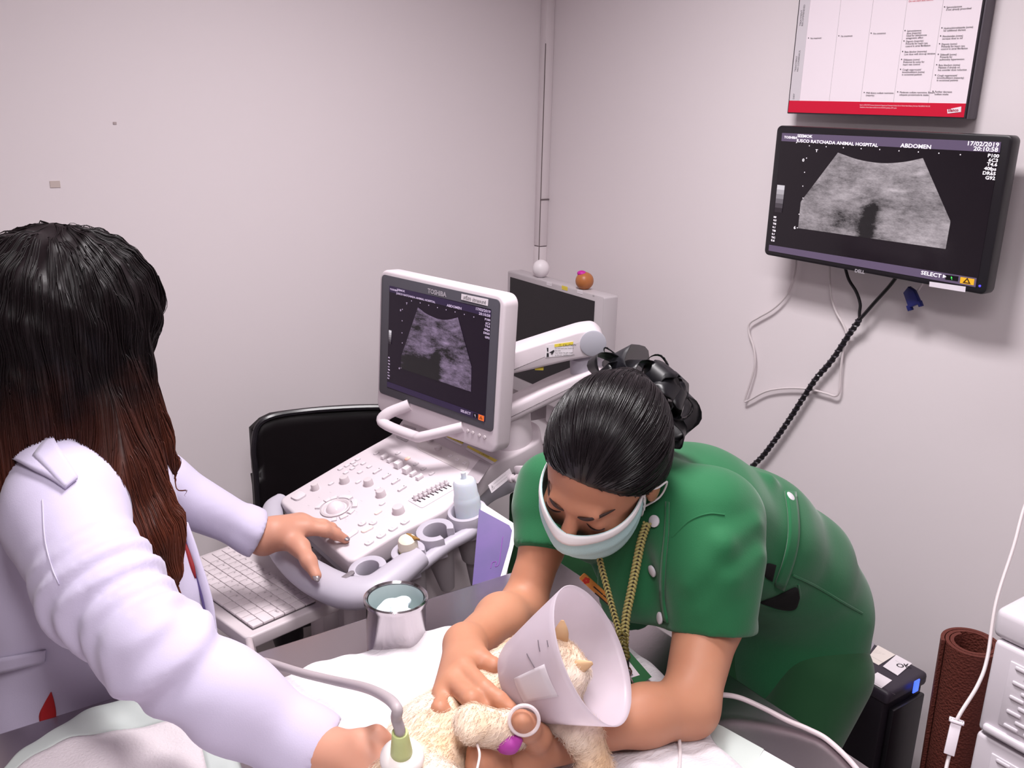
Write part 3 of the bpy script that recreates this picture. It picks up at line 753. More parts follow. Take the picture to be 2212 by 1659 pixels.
# --- probe holders on the right flank
def cring(M, ro, ri, h, gap, n=28, off=0):
    """cup ring with an open gap (degrees) at angle off"""
    g = math.radians(gap) / 2; an = np.linspace(g, 2 * math.pi - g, n) + math.radians(off)
    P = [(ro * math.cos(t), ro * math.sin(t)) for t in an] + [(ri * math.cos(t), ri * math.sin(t)) for t in an[::-1]]
    return prism(P, h, M, .002)
M_HOLE = mat('holder_inside', (118, 110, 116), .6)
HX = {}
for nm, (px, py), ro, gap in (('a', (792, 1222), .0245, 75), ('b', (880, 1185), .021, 60), ('c', (938, 1140), .0255, 75), ('d', (1008, 1098), .03, 0)):
    p = dk(px, py); M = at(CDM, p, -.004); HX[nm] = M
    if gap: o = mk('probe_holder', cring(M, ro + .011, ro - .003, -.045, gap * .7, off=12), M_GREY, us)
    else: o = mk('bottle_holder', lathe([(ro + .01, -.045), (ro + .012, -.012), (ro + .008, 0), (ro + .002, .001), (ro, -.002), (ro - .001, -.05), (.0, -.052)], 40, M), M_GREY, us)
    mk('holder_cup', lathe([(ro * .55, -.14), (ro * .9, -.085), (ro + .003, -.035)] if nm != 'd' else [(ro * .75, -.19), (ro * .78, -.115), (ro * .97, -.11), (ro + .004, -.045)], 30, M, cap=False), M_GREY2, o)
    mk('cup_floor', lathe([(ro * .8, 0), (0, .0005)], 24, sh(M, 0, 0, -.06), cap=False), M_HOLE, o)
mk('holder_bar', tube(spline([(CDM @ np.array([*dk(x, y), -.03, 1]))[:3] for x, y in ((800, 1255), (850, 1228), (905, 1190), (960, 1150), (1010, 1122), (1046, 1085))], 6), .014, 12, flat=.9, up=CDM[:3, 2]), M_GREY, us)
p = dk(752, 1246)
mk('cable_slot', prism(rrect(.012, .03, .006, 5), .004, at(CDM, dk(752, 1250), .004), .001), M_HOLE, us)
# parked probe: cream body with a brown window
PM = frame(CDM[:3, :3] @ np.array([*dk(880, 1180), -.02]) + CDM[:3, 3], EX, None, unit(CDM[:3, 2] + .12 * EX))
pr_ = mk('parked_probe', lathe([(.012, -.06), (.0165, -.02), (.0175, 0), (.0185, .018), (.0185, .03), (.016, .038), (.009, .0425), (0, .043)], 28, PM), mat('probe_cream', (220, 208, 192), .4), label='cream ultrasound probe parked in a holder of the machine', cat='probe')
mk('probe_lens', prism([(-.0125, -.0065), (.0125, -.0065), (.0125, .0065), (-.0125, .0065)], .004, frame(PM[:3, 3] + PM[:3, :3] @ np.array([.004, .010, .037]), PM[:3, 0], None, unit(PM[:3, 2] * .8 + PM[:3, 1] * .6)), .0015), mat('lens_brown', (150, 110, 52), .45), pr_)
mk('seam_ring', lathe([(.0189, .014), (.0192, .0155), (.0189, .017)], 28, PM, cap=False), mat('seam_green', (190, 186, 110), .5), pr_)
# gel bottle, mouth down cap up
BM = frame(HX['d'][:3, 3] - CDM[:3, 2] * .048, EX, None, unit(CDM[:3, 2] * .55 + EZ * .45 - .05 * EX))
gel = mk('gel_bottle', lathe([(.0, 0), (.023, 0), (.026, .003), (.026, .068), (.0245, .076), (.0232, .08), (.0225, .104), (.019, .110), (.006, .112), (.005, .113), (.0048, .126), (0, .1265)], 32, BM), mat('gel_plastic', (222, 230, 240), .3, sss=.3, alpha=.85), label='translucent pale blue gel bottle standing in the round holder', cat='bottle')
mk('gel_fill', lathe([(0, .002), (.0245, .002), (.0245, .066), (0, .0665)], 28, BM), mat('gel_blue', (208, 222, 238), .3), gel)
# right flank rear: hooks and label
mk('cable_hook', join([lathe([(.009, 0), (.009, .006), (.006, .008), (.006, .016), (.009, .018), (.009, .022), (0, .023)], 18, frame((CDM @ np.array([*dk(1100, 1016), -.02, 1]))[:3], None, EF, unit(EX + .3 * EZ)))]), M_US, us)
mk('cable_hook', box((0, 0, .008), (.012, .02, .03), .005, M=frame((CDM @ np.array([*dk(1116, 1003), -.015, 1]))[:3], EF, None, unit(EX + .3 * EZ))), M_US, us)
LM = frame((CDM @ np.array([*((dk(1058, 1030) + dk(1082, 1018)) / 2 + np.array([.012, 0])), -.012, 1]))[:3], unit(EF * .95 + EZ * .25), None, unit(EX + .35 * EZ))
lb = label_on(us, LM, [(-.035, -.009), (.035, -.009), (.035, .009), (-.035, .009)], None, [('\u26a0', -.033, -.003, .009), ('\u2014\u2014 \u2014 \u2014\u2014\u2014\u2014 \u2014\u2014', -.022, .003, .0042), ('\u2014 \u2014\u2014\u2014 \u2014\u2014 \u2014\u2014\u2014', -.022, -.003, .0042)], 0, 'side_label')
# --- keyboard tray
KZ = .745
KM = frame((Z(555, 1367, KZ) + Z(552, 1179, KZ)) / 2, EX, EF)      # x to the right, y away from the operator
def kk(px, py): return PL(KM, px, py)
kr, kt = kk(555, 1367), kk(673, 1296)
kx1 = (kr[0] + kt[0]) / 2; ky0, ky1 = kr[1], kt[1]
KW = .30
tray = mk('keyboard_tray', prism(smoothpoly([(kx1 + .016, ky0 - .022), (kx1 + .018, ky1 + .05), (kx1 - KW - .02, ky1 + .05), (kx1 - KW - .02, ky0 - .022)], .012), -.026, sh(KM, 0, 0, -.001), .004, 3), M_US2, us)
mk('tray_arm', join([box((kx1 - .04, ky1 + .09, -.03), (.03, .2, .02), .004, M=KM), box((kx1 - KW + .03, ky1 + .09, -.03), (.03, .2, .02), .004, M=KM)]), M_GREY2, us)
mk('key_bed', prism(rect(kx1 - KW, ky0, kx1, ky1), .0012, KM), mat('key_gap', (92, 84, 88), .6), us)
rows = 6; rh = (ky1 - ky0) / rows; kproto = {}
M_KB = mat('keycap', (208, 197, 201), .45)
letters = ['zxcvbnm,./', 'asdfghjkl;\'', 'qwertyuiop[]', '1234567890-=']
ktxt = []
for r_ in range(rows):
    y = ky0 + rh * (r_ + .5); x = kx1 - KW
    widths = {0: [1.2, 1.2, 1.2, 6.2, 1.2, 1, 1, 1, 1], 1: [2.4] + [1] * 10 + [1.6], 2: [1.9] + [1] * 11 + [1.1], 3: [1.6] + [1] * 12 + [.4], 4: [1] * 13 + [1], 5: [1] * 14}[r_]
    tot = sum(widths); unit_w = KW / tot
    for i, wk in enumerate(widths):
        ww = wk * unit_w; c = np.array([x + ww / 2, y]); x += ww
        org = (KM @ np.array([c[0], c[1], .003, 1]))[:3]
        kid = round(ww, 4), r_ == 5
        if kid not in kproto:
            o = mk('key', prism(rrect(ww - .0011, rh - .0011, .0012, 2), .005, sh(KM, c[0], c[1], .001), .0012, 2), M_KB, us, base=org); kproto[kid] = o
        else: inst('key', kproto[kid], us, org)
        s = ''
        if 1 <= r_ <= 4:
            ch = letters[r_ - 1]; k_ = i - (1 if r_ < 4 else 1)
            s = ch[k_].upper() if 0 <= k_ < len(ch) else ''
            if r_ == 2 and i == 12: s = 'ENT'
        elif r_ == 5: s = 'F%d' % (i + 1)
        if s: ktxt.append((s, c[0] - ww * .3, c[1] + rh * .05, .0052, 'LEFT'))
mk('key_print', text_geo(ktxt, sh(KM, 0, 0, .0066)), MATS['print_grey'], us, smooth=False)
# --- screen on its arm
SM = frame(U(950, 755, 1.9), EX, math.cos(math.radians(3)) * EZ + math.sin(math.radians(3)) * EF)
def s5(x, y): return PL(SM, 800 + x / 4.147, 560 + y / 4.147)
b0 = [s5(110, 130), s5(1170, 370), s5(1100, 1560), s5(82, 1185)]
bx0, bx1 = (b0[0][0] + b0[3][0]) / 2, (b0[1][0] + b0[2][0]) / 2; by1, by0 = (b0[0][1] + b0[1][1]) / 2, (b0[2][1] + b0[3][1]) / 2
bw, bh = bx1 - bx0, by1 - by0; bcx, bcy = (bx0 + bx1) / 2, (by0 + by1) / 2
mon = mk('screen_housing', prism(rrect(bw + .02, bh + .055, .022, 6, bcx, bcy - .0175), -.042, sh(SM, 0, 0, -.0005), .006, 3), M_US, us)
mk('screen_back', prism(rrect(bw - .06, bh - .04, .03, 6, bcx, bcy), -.03, sh(SM, 0, 0, -.041), .012, 3), M_US, mon)
mk('bezel', prism(rrect(bw, bh, .01, 5, bcx, bcy), .002, SM, .0008), M_DGREY, mon)
d0 = [s5(180, 232), s5(1095, 455), s5(1030, 1462), s5(158, 1140)]
dx0, dx1 = (d0[0][0] + d0[3][0]) / 2, (d0[1][0] + d0[2][0]) / 2; dy1, dy0 = (d0[0][1] + d0[1][1]) / 2, (d0[2][1] + d0[3][1]) / 2
disp = mk('display', sheet(rect(dx0, dy0, dx1, dy1), sh(SM, 0, 0, .0021), .0005), mat('screen_black_violet', (18, 10, 22), .15, emit=((32, 18, 40), .3)), mon)
M_TXT2 = mat('screen_dim_white', (120, 110, 130), .4, emit=((200, 180, 208), .75))
txt_us = [('TOSHIBA', 188, 272, 5.2, 'LEFT'), ('SEEMOK', 250, 278, 5.8, 'LEFT'), ('JUSCO RATCHADA ANIMAL HOSPITAL', 246, 310, 5.9, 'LEFT'), ('ABDOMEN', 697, 420, 7.4, 'LEFT'), ('17/02/2019', 1088, 482, 7.6, 'RIGHT'), ('20:10:58', 1086, 518, 7.6, 'RIGHT'),
          ('P100', 1086, 555, 6.2, 'RIGHT'), ('6C3', 1085, 588, 6.2, 'RIGHT'), ('T4.6', 1083, 614, 6.2, 'RIGHT'), ('40fps', 1082, 645, 6.2, 'RIGHT'), ('DR65', 1081, 678, 6.2, 'RIGHT'), ('G92', 1080, 714, 6.2, 'RIGHT'),
          ('T', 332, 402, 6, 'LEFT'), ('0', 278, 462, 6, 'LEFT'), ('6', 266, 980, 6, 'LEFT'), ('MI', 172, 882, 4.2, 'LEFT'), ('0.5', 171, 910, 4.2, 'LEFT'), ('TIS', 170, 938, 4.2, 'LEFT'), ('0.1', 169, 964, 4.2, 'LEFT'), ('TIB', 168, 990, 4.2, 'LEFT'), ('0.1', 167, 1016, 4.2, 'LEFT'), ('TIC', 166, 1042, 4.2, 'LEFT'), ('0.6', 165, 1066, 4.2, 'LEFT'), ('SELECT', 820, 1362, 7.6, 'LEFT')]
us_screen(disp, sh(SM, 0, 0, .0026), s5, (mat('band_indigo', (22, 16, 34), .3, emit=((48, 34, 66), .7)), us_material('scan_violet', .42, (200, 172, 214)), M_TXT2, mat('icon_orange', (120, 50, 20), .4, emit=((236, 110, 40), .8))), True,
          ([(437, 430), (520, 490), (620, 533), (705, 540), (795, 520)], [(290, 860), (917, 960)], [(283, 975), (912, 1185)]),
          [(182, 235), (1094, 458), (1090, 520), (180, 290)], [(160, 1092), (1038, 1400), (1032, 1458), (158, 1138)], txt_us, .00084, ((178, 632), (197, 760)),
          ([(980, 1385), (1030, 1402), (1028, 1450), (978, 1434)], [(935, 1372), (972, 1384), (970, 1424), (932, 1412)], MATS['screen_dim_white']),
          [(380, 372), (457, 390), (534, 411), (612, 432), (690, 452), (770, 471), (853, 493), (938, 516), (298, 447), (296, 550), (295, 658), (297, 748), (285, 972)])
p = s5(525, 275)
mk('maker_name', text_geo([('TOSHIBA', *(s5(522, 283) + np.array([0, -.004])), .0135, 'LEFT', 0, 1.0, .0005)], sh(SM, 0, 0, .0024)), MATS['silver_print'], mon, smooth=False)
lq = [s5(825, 308), s5(1065, 358), s5(1060, 418), s5(822, 360)]
lb = mk('name_label', sheet([tuple(q) for q in lq][::-1], sh(SM, 0, 0, .0022), .0005), M_LABW, mon)
c = np.mean(lq, 0)
mk('label_text', text_geo([('\u0e40\u0e04\u0e23\u0e37\u0e48\u0e2d\u0e07 ultrasound', c[0], c[1] - .004, .0105, 'CENTER', 0, .85)], sh(SM, 0, 0, .003)), M_INK2, lb, smooth=False)
for x, y in ((875, 1540), (920, 1557), (978, 1580), (1025, 1597)):
    mk('menu_button', lathe([(.004, 0), (.0038, .002), (0, .0026)], 16, at(SM, s5(x, y - 3))), M_US2, mon)
hp = [s5(350, 1305), s5(262, 1365), s5(270, 1440), s5(560, 1545), s5(640, 1545), s5(830, 1500)]
HP = [SM @ np.array([h[0], h[1], z, 1]) for h, z in zip(hp, (.0, .035, .045, .05, .05, .0))]
mk('screen_handle', tube(spline([h[:3] for h in HP], 6), .0105, 12, flat=1.25), M_US, mon)
# arms
def c3(x, y): return (780 + x / 3.77, 540 + y / 3.77)
A0, A1 = U(1105, 790, 1.9), U(1285, 740, 1.88)
dirA = unit((A1 - A0) * np.array([1, 1, 0]))
AM = frame(A0, dirA, EZ)
ua = [PL(AM, *c3(*q)) for q in ((1150, 860), (1235, 830), (1500, 745), (1780, 658), (1900, 645), (1965, 700), (1990, 770), (1965, 830), (1900, 870), (1700, 905), (1210, 1020), (1150, 1030))]
arm = mk('upper_arm', prism(smoothpoly(ua[::-1], .012), -.085, AM, .006, 3), M_US, us)
dc = PL(AM, *c3(1890, 760))
mk('joint_cap', lathe([(.0268, 0), (.0268, .003), (.024, .004), (0, .004)], 36, at(AM, dc, -.0005)), mat('cap_grey', (168, 166, 176), .4), arm)
lq = [PL(AM, *c3(*q)) for q in ((1505, 775), (1725, 745), (1720, 855), (1500, 875))]
yq = [PL(AM, *c3(*q)) for q in ((1575, 766), (1728, 745), (1726, 770), (1575, 790))]
tt = [('\u26a0 CAUTION', *PL(AM, *c3(1605, 782)), .006, 'LEFT', 3)]
for i, s in enumerate(('Do not insert your hands in', 'this area.', 'Your hands may get caught', 'by the arm, resulting in injury.')): tt.append((s, *PL(AM, *c3(1578, 806 + 18 * i)), .0042, 'LEFT', 3, .8))
lo = label_on(arm, AM, lq[::-1], yq[::-1], tt, 0)
pic = [((1512, 838), (1528, 838), (1530, 868), (1510, 870)), ((1512, 795), (1525, 795), (1525, 825), (1515, 825)), ((1530, 835), (1570, 812), (1575, 822), (1555, 850), (1548, 850), (1550, 838))]
mk('label_picture', join([flat([tuple(PL(AM, *c3(*q))) for q in g][::-1], sh(AM, 0, 0, .0016)) for g in pic]), M_INK2, lo, smooth=False)
la = [PL(sh(AM, 0, 0, -.0), *c3(*q)) for q in ((1100, 1330), (1195, 1290), (1500, 1140), (1870, 988), (1930, 960), (1990, 990), (1960, 1050), (1760, 1150), (1560, 1250), (1190, 1425), (1100, 1440))]
mk('lower_arm', prism(smoothpoly(la[::-1], .012), -.095, AM, .008, 3), M_US, us)
jc = PL(AM, *c3(1850, 930))
mk('arm_joint', lathe([(.034, -.035), (.036, -.01), (.036, .0), (.03, .004), (.026, .014), (.026, .03)], 30, frame((sh(AM, jc[0], jc[1], -.045))[:3, 3], AM[:3, 0], None, EZ)), M_GREY, us)
mk('arm_cables', join([tube(spline([(sh(AM, 0, 0, -.06) @ np.array([*PL(AM, *c3(x, y)), 0, 1]))[:3] for x, y in ((1200, 1080), (1300, 1020), (1400, 990), (1600, 950))], 5), .006, 8)]), M_BLKMAT, us)
q = PL(AM, *c3(1450, 980)); mk('yellow_tag', box((q[0], q[1], -.015), (.018, .005, .014), .001, M=AM), M_YEL, us)
pc = PL(AM, *c3(1235, 1420))
pd = sh(AM, pc[0] + .0, pc[1], -.045)
mk('arm_pedestal', lathe([(.045, -.09), (.042, -.02), (.038, .0), (.036, .03), (.0, .031)], 32, frame(pd[:3, 3] - np.array([0, 0, .012]), AM[:3, 0], None, EZ)), M_US, us)
# body below the desk
BC = (CDM @ np.array([-.02, .26, -.1, 1]))[:3]
UM = frame((BC[0], BC[1], 0), EX, EF)
mk('main_body', join([box((0, -.07, .43), (.3, .24, .66), .02, 3, M=UM), box((0, -.08, .12), (.4, .44, .1), .025, 3, M=UM)]), M_US2, us)
mk('front_column', join([box((-.09, -.2, .46), (.05, .06, .56), .008, M=UM), box((.03, -.2, .46), (.05, .06, .56), .008, M=UM)]), M_US2, us)
for sx in (-.17, .17):
    for sy in (-.25, .1):
        cst = mk('caster', join([lathe([(.03, -.016), (.037, -.012), (.037, .012), (.03, .016)], 24, UM @ frame((sx, sy, .038), (0, 1, 0), (0, 0, 1)))]), M_BLKMAT, us)
        mk('caster_fork', box((sx, sy, .07), (.045, .05, .03), .006, M=UM), M_GREY2, us)
p = U(622, 1368, 2.02)
mk('foot_brake', join([lathe([(.028, 0), (.033, .02), (.033, .05), (.02, .06), (0, .061)], 20, frame(p - np.array([0, 0, .03]), EX, EF)), tube(spline([p + np.array([0, 0, .02]), p + .12 * EF + np.array([0, 0, .0]), p + .3 * EF + np.array([0, 0, -.02])], 6), .014, 10)]), M_BLKMAT, us)

# ================================================================== grey desktop monitor in the corner with its stand
cab = empty('low_cabinet', (1.6, 2.12, 0), 'low white cabinet in the room corner under the grey monitor', 'cabinet')
mk('carcass', box((1.6, 2.12, .33), (.38, .56, .66), .004), mat('cabinet_white', (205, 198, 200), .5), cab)
mk('worktop', box((1.6, 2.12, .67), (.4, .6, .02), .003), M_GREY2, cab)
for yy in (1.98, 2.26):
    dr = mk('cabinet_door', box((1.405, yy, .33), (.016, .27, .6), .003), MATS['cabinet_white'], cab)
    mk('handle', box((1.392, yy + (.1 if yy < 2.1 else -.1), .45), (.01, .012, .1), .003), M_GREY2, dr)
LGM = frame((1.6, 2.115, .955), (0, -1, 0), (0, 0, 1))
def c4(x, y): return PL(LGM, 1080 + x / 6.38, 540 + y / 6.38)
g = [c4(105, 318), c4(1440, 625)]
gx0, gx1 = g[0][0], g[1][0]; gy1 = (c4(105, 320)[1] + c4(1400, 600)[1]) / 2
gy0 = gy1 - .37
lg = empty('desktop_monitor', (1.65, 2.115, .68), 'grey desktop monitor with a dark screen in the room corner', 'monitor')
M_LG = mat('monitor_grey', (186, 178, 182), .45)
mk('housing', prism(rrect(gx1 - gx0, gy1 - gy0, .006, 3, (gx0 + gx1) / 2, (gy0 + gy1) / 2), -.05, LGM, .003), M_LG, lg)
s0, s1 = c4(145, 385), c4(1310, 690)
mk('display', sheet(rect(s0[0], gy0 + .045, s1[0], (s0[1] + s1[1]) / 2), sh(LGM, 0, 0, .0003), .0008), mat('screen_off', (22, 17, 22), .25), lg)
mk('stand_neck', box(((gx0 + gx1) / 2, gy0 - .01, -.04), (.09, .12, .03), .005, M=LGM), M_LG, lg)
mk('stand_foot', box(((gx0 + gx1) / 2 * 0 + (gx0 + gx1) / 2, .69 - .955, -.03), (.22, .015, .17), .005, M=LGM), M_LG, lg)
for i, (x, y, w_, m) in enumerate(((680, 465, .024, M_LABW), (893, 525, .026, M_YEL), (1105, 575, .024, M_LABW))):
    p = c4(x, y); o = mk('sticker', sheet(rect(p[0] - w_ / 2, p[1] - .0055, p[0] + w_ / 2, p[1] + .0055), sh(LGM, 0, 0, .0002), .0005), m, lg)
    mk('sticker_text', text_geo([('\u2014\u2014 \u2014\u2014', p[0], p[1] - .002, .0055, 'CENTER', 0, .9)], sh(LGM, 0, 0, .0009)), mat('faint_ink', (150, 140, 120), .6), o, smooth=False)
p = c4(1278, 632); mk('maker_name', text_geo([('LG', p[0], p[1] - .001, .006)], sh(LGM, 0, 0, .0004)), M_INK2, lg, smooth=False)
# two plain round trinkets on its top edge
topz = .955 + gy1
for px, py, r, colr, lab in ((1168, 598, (.026, .024, .027), (226, 218, 222), 'round white trinket on top of the grey corner monitor'), (1262, 622, (.026, .025, .025), (170, 104, 58), 'round brown trinket with magenta dab on the corner monitor')):
    c = XW(px, py, 1.625); 
    o = mk('round_trinket', ellipsoid((c[0], c[1], topz + r[2] * .93), r), mat('trinket_%d' % px, colr, .4), label=lab, cat='ornament', group='trinkets on the monitor')
    if colr[0] < 200: mk('dab', ellipsoid((c[0] - .006, c[1] + .006, topz + r[2] * 1.75), (.013, .014, .008)), mat('magenta', (190, 30, 150), .5), o)

# ================================================================== black chair behind the machine
ch = empty('office_chair', (.98, 2.12, 0), 'black chair with a low rounded back by the back wall', 'chair')
CM = frame((.955, 2.125, .69), unit((.93, -.36, 0)), (0, 0, 1))
def cb(u, v):
    x = (u - .5) * .46; y = (v - .5) * .36; k = abs(2 * u - 1)
    y -= .03 * max(0, (k - .75) / .25) ** 2 * (1 if v > .5 else -1)
    return (CM @ np.array([x, y, .05 * (2 * u - 1) ** 2 - .01 * v, 1]))[:3]
mk('backrest', slab(grid(cb, 19, 11), 19, 11, .03), mat('chair_black', (14, 9, 12), .5, spec=.25), ch, smooth=True)
mk('back_rim', tube(spline([cb(0, .1), cb(0, .5), cb(.0, .9), cb(.06, 1), cb(.3, 1.0), cb(.7, 1), cb(.94, 1), cb(1, .9), cb(1, .5), cb(1, .1)], 6), .008, 8), M_BLKPL, ch)
mk('seat', prism(rrect(.44, .42, .06, 6), .06, frame((1.04, 2.05, .4), (.93, -.36, 0), (.36, .93, 0)), .02), MATS['chair_black'], ch)
for a in (-1, 1):
    for b in (-1, 1):
        x, y = .18 * a, .16 * b
        p = np.array([1.04 + .93 * x + .36 * y, 2.05 - .36 * x + .93 * y, 0])
        mk('leg', tube([p, p + np.array([0, 0, .42])], .011, 8), M_BLKPL, ch)
mk('back_bracket', tube(spline([(1.0, 2.1, .38), (.985, 2.135, .45), (.965, 2.13, .6)], 5), .014, 8), M_BLKPL, ch)

# dark green crate with a purple leaflet leaning on it, behind the table
cr = mk('green_crate', join([box((1.165, 1.47, .41), (.16, .17, .82), .01, 3)]), mat('crate_green', (26, 66, 38), .7, var=(9, (40, 92, 52))), label='dark green fabric bin standing behind the ultrasound machine', cat='bin')
FM = frame(U(1082, 1175, 1.72), unit(IR * .9 + np.array([.1, -.3, 0])), None, unit(IT * .6 + EZ * .45))
lf = empty('purple_leaflet', FM[:3, 3] - np.array([0, 0, .1]), 'purple printed leaflet with a white margin beside the gel bottle', 'leaflet')
L4 = [PL(FM, 1040, 1085), PL(FM, 1120, 1137), PL(FM, 1088, 1262), PL(FM, 1020, 1270)]
mk('sheet', prism([tuple(q) for q in L4][::-1], -.004, FM), M_LABW, lf)
L4b = [PL(FM, 1035, 1100), PL(FM, 1100, 1135), PL(FM, 1106, 1146), PL(FM, 1100, 1180), PL(FM, 1076, 1262), PL(FM, 1020, 1268)]
mk('purple_panel', sheet([tuple(q) for q in L4b][::-1], sh(FM, 0, 0, .0003), .0005), mat('leaflet_purple', (84, 48, 130), .4, var=(14, (66, 40, 116))), lf)
mk('panel_swirl', tube(spline([(sh(FM, 0, 0, .001) @ np.array([*PL(FM, x, y), 0, 1]))[:3] for x, y in ((1060, 1228), (1063, 1216), (1072, 1214), (1070, 1224), (1078, 1218), (1082, 1190), (1086, 1160))], 6), .0008, 6), mat('leaflet_pink', (140, 84, 170), .5), lf)

# ================================================================== examination table
def steel(name, rough, col=(150, 144, 148), sc=(2, 60, 2)):
    m = mat(name, col, rough, 1., bump=(40, .05, sc)); return m
M_STEEL = steel('brushed_steel', .24, (176, 168, 172))
M_STEEL2 = steel('polished_steel', .12, (196, 190, 194))
TX0, TX1, TY0, TY1, TZ = -.38, .95, .45, 1.205, .85
tab = empty('examination_table', ((TX0 + TX1) / 2, (TY0 + TY1) / 2, 0), 'stainless steel examination table with white pads on it', 'table')
mk('table_top', box(((TX0 + TX1) / 2, (TY0 + TY1) / 2, TZ - .015), (TX1 - TX0, TY1 - TY0, .03), .005, 3), M_STEEL, tab)
for x in (TX0 + .08, TX1 - .1):
    for y in (TY0 + .07, TY1 - .12):
        mk('leg', box((x, y, .41), (.04, .04, .82), .004), M_STEEL, tab)
mk('under_shelf', box(((TX0 + TX1) / 2, (TY0 + TY1) / 2 - .02, .25), (TX1 - TX0 - .2, TY1 - TY0 - .2, .02), .004), M_STEEL, tab)
# quilted white pad under the cat
def quilt(name, c1, c2, bscale=110, bstr=.35, st=(1, 2.2, 1)):
    return mat(name, c1, .75, bump=(bscale, bstr, st), sheen=.2, spec=.2)
M_PAD = quilt('pad_white', (216, 210, 215), (228, 222, 228), 70, .9, (1, 2.4, 1))
def coons(c0, c1, d0, d1, nu, nv, zf):
    """patch between bottom c0, top c1 (along u) and left d0, right d1 (along v)"""
    def cu(P, n): 
        s = spline(P, 12); d = np.concatenate([[0], np.cumsum(np.linalg.norm(np.diff(s, axis=0), axis=1))]); t = np.linspace(0, d[-1], n)
        return np.stack([np.interp(t, d, s[:, i]) for i in range(2)], 1)
    C0, C1, D0, D1 = cu(c0, nu), cu(c1, nu), cu(d0, nv), cu(d1, nv)
    V = []
    for i in range(nu):
        u = i / (nu - 1)
        for j in range(nv):
            v = j / (nv - 1)
            p = (1 - v) * C0[i] + v * C1[i] + (1 - u) * D0[j] + u * D1[j] - ((1 - u) * (1 - v) * C0[0] + u * (1 - v) * C0[-1] + (1 - u) * v * C1[0] + u * v * C1[-1])
            V.append((p[0], p[1], zf(u, v, p)))
    F = [[i * nv + j, (i + 1) * nv + j, (i + 1) * nv + j + 1, i * nv + j + 1] for i in range(nu - 1) for j in range(nv - 1)]
    return np.array(V), F
def edge(u, v, wd=.06):
    e = min(u, 1 - u, v, 1 - v) / wd
    return math.sin(min(1, e) * math.pi / 2) ** .6
def wr(p, a=1.):
    x, y = p[0], p[1]
    return a * (.0022 * math.sin(38 * x + 21 * y + 2 * math.sin(17 * y)) + .0016 * math.sin(71 * y - 33 * x + 1.3) + .0012 * math.sin(120 * x + 40 * y))
def g2(*P): return [Z(x, y, .868)[:2] for x, y in P]
A_, B_, C2, D2 = np.array([.365, 1.108]), np.array([.845, 1.045]), np.array([.80, .5]), np.array([.25, .5])
VF = coons([D2, (.3, .5), (.55, .498), C2], [A_, (.48, 1.11), (.607, 1.1), (.70, 1.085), (.79, 1.073), B_], [D2, (.275, .7), (.305, .95), A_], [C2, (.80, .6), (.812, .68), (.84, .74), (.86, .9), B_], 90, 90,
           lambda u, v, p: TZ + .001 + edge(u, v, .05) * (.019 + wr(p, 1.7)))
pad = mk('quilted_pad', slab(VF, 90, 90, .0035) if False else VF, M_PAD, label='white quilted pad under the cat on the steel table', cat='pad', smooth=True)
md = pad.modifiers.new('thick', 'SOLIDIFY'); md.thickness = .003; md.offset = 1
# second absorbent pad with a pale green border, at the near left
M_BORD = mat('pad_border', (196, 204, 200), .5)
NU = 70
def zl(u, v, p): return TZ + .002 + edge(u, v, .04) * (.016 + wr(p, 1.1))
VF2 = coons([(-.25, .5), (-.1, .498), (.1, .5), (.235, .5)], [(.03, 1.09), (.07, 1.135), (.124, 1.172), (.18, 1.178), (.30, 1.13)], [(-.25, .5), (-.2, .75), (-.08, .98), (.03, 1.09)], [(.235, .5), (.26, .75), (.28, .95), (.30, 1.13)], NU, NU, zl)
up = empty('absorbent_pad', (.05, .85, TZ), 'white absorbent pad with a pale green border at the near table corner', 'pad')
V2, F2 = VF2
bset = lambda f: any((i // NU) < 7 or (i // NU) > NU - 8 or (i % NU) > NU - 9 or (i % NU) < 5 for i in f)
o = mk('border', (V2, [f for f in F2 if bset(f)]), M_BORD, up, smooth=True); md = o.modifiers.new('thick', 'SOLIDIFY'); md.thickness = .002; md.offset = 1
V3 = V2.copy(); 
for i in range(NU):
    for j in range(NU):
        V3[i * NU + j, 2] += .006 * min(1, min((i - 6) / 5, (NU - 7 - i) / 5, (NU - 8 - j) / 5, (j - 4) / 5)) if 6 < i < NU - 7 and 4 < j < NU - 8 else .0
o = mk('top_layer', (V3, [f for f in F2 if not bset(f)]), quilt('towel_white', (226, 216, 220), (224, 214, 218), 300, .4, (1, 1, 1)), up, smooth=True); md = o.modifiers.new('thick', 'SOLIDIFY'); md.thickness = .002; md.offset = 1
# loose corner of backing sheet and a white sheet at the right end
def tsheet(name, P, m, z, label, cat):
    q = [tuple(Z(x, y, z)[:2]) for x, y in P]
    M = frame((0, 0, z), (1, 0, 0), (0, 1, 0))
    ar = sum(q[i - 1][0] * q[i][1] - q[i][0] * q[i - 1][1] for i in range(len(q)))
    return mk(name, prism(q if ar > 0 else q[::-1], .0012, M), m, label=label, cat=cat)
tsheet('backing_sheet', [(1478, 1540), (1500, 1545), (1560, 1570), (1650, 1620), (1625, 1662), (1540, 1662), (1490, 1600)], M_BORD, TZ + .0006, 'pale green plastic backing sheet sticking out from under the pad', 'sheet')
tsheet('white_sheet', [(1650, 1622), (1720, 1662), (1760, 1700), (1590, 1700), (1625, 1660)], mat('sheet_white', (232, 228, 232), .5), TZ + .002, 'white sheet lying at the right end of the steel table', 'sheet')

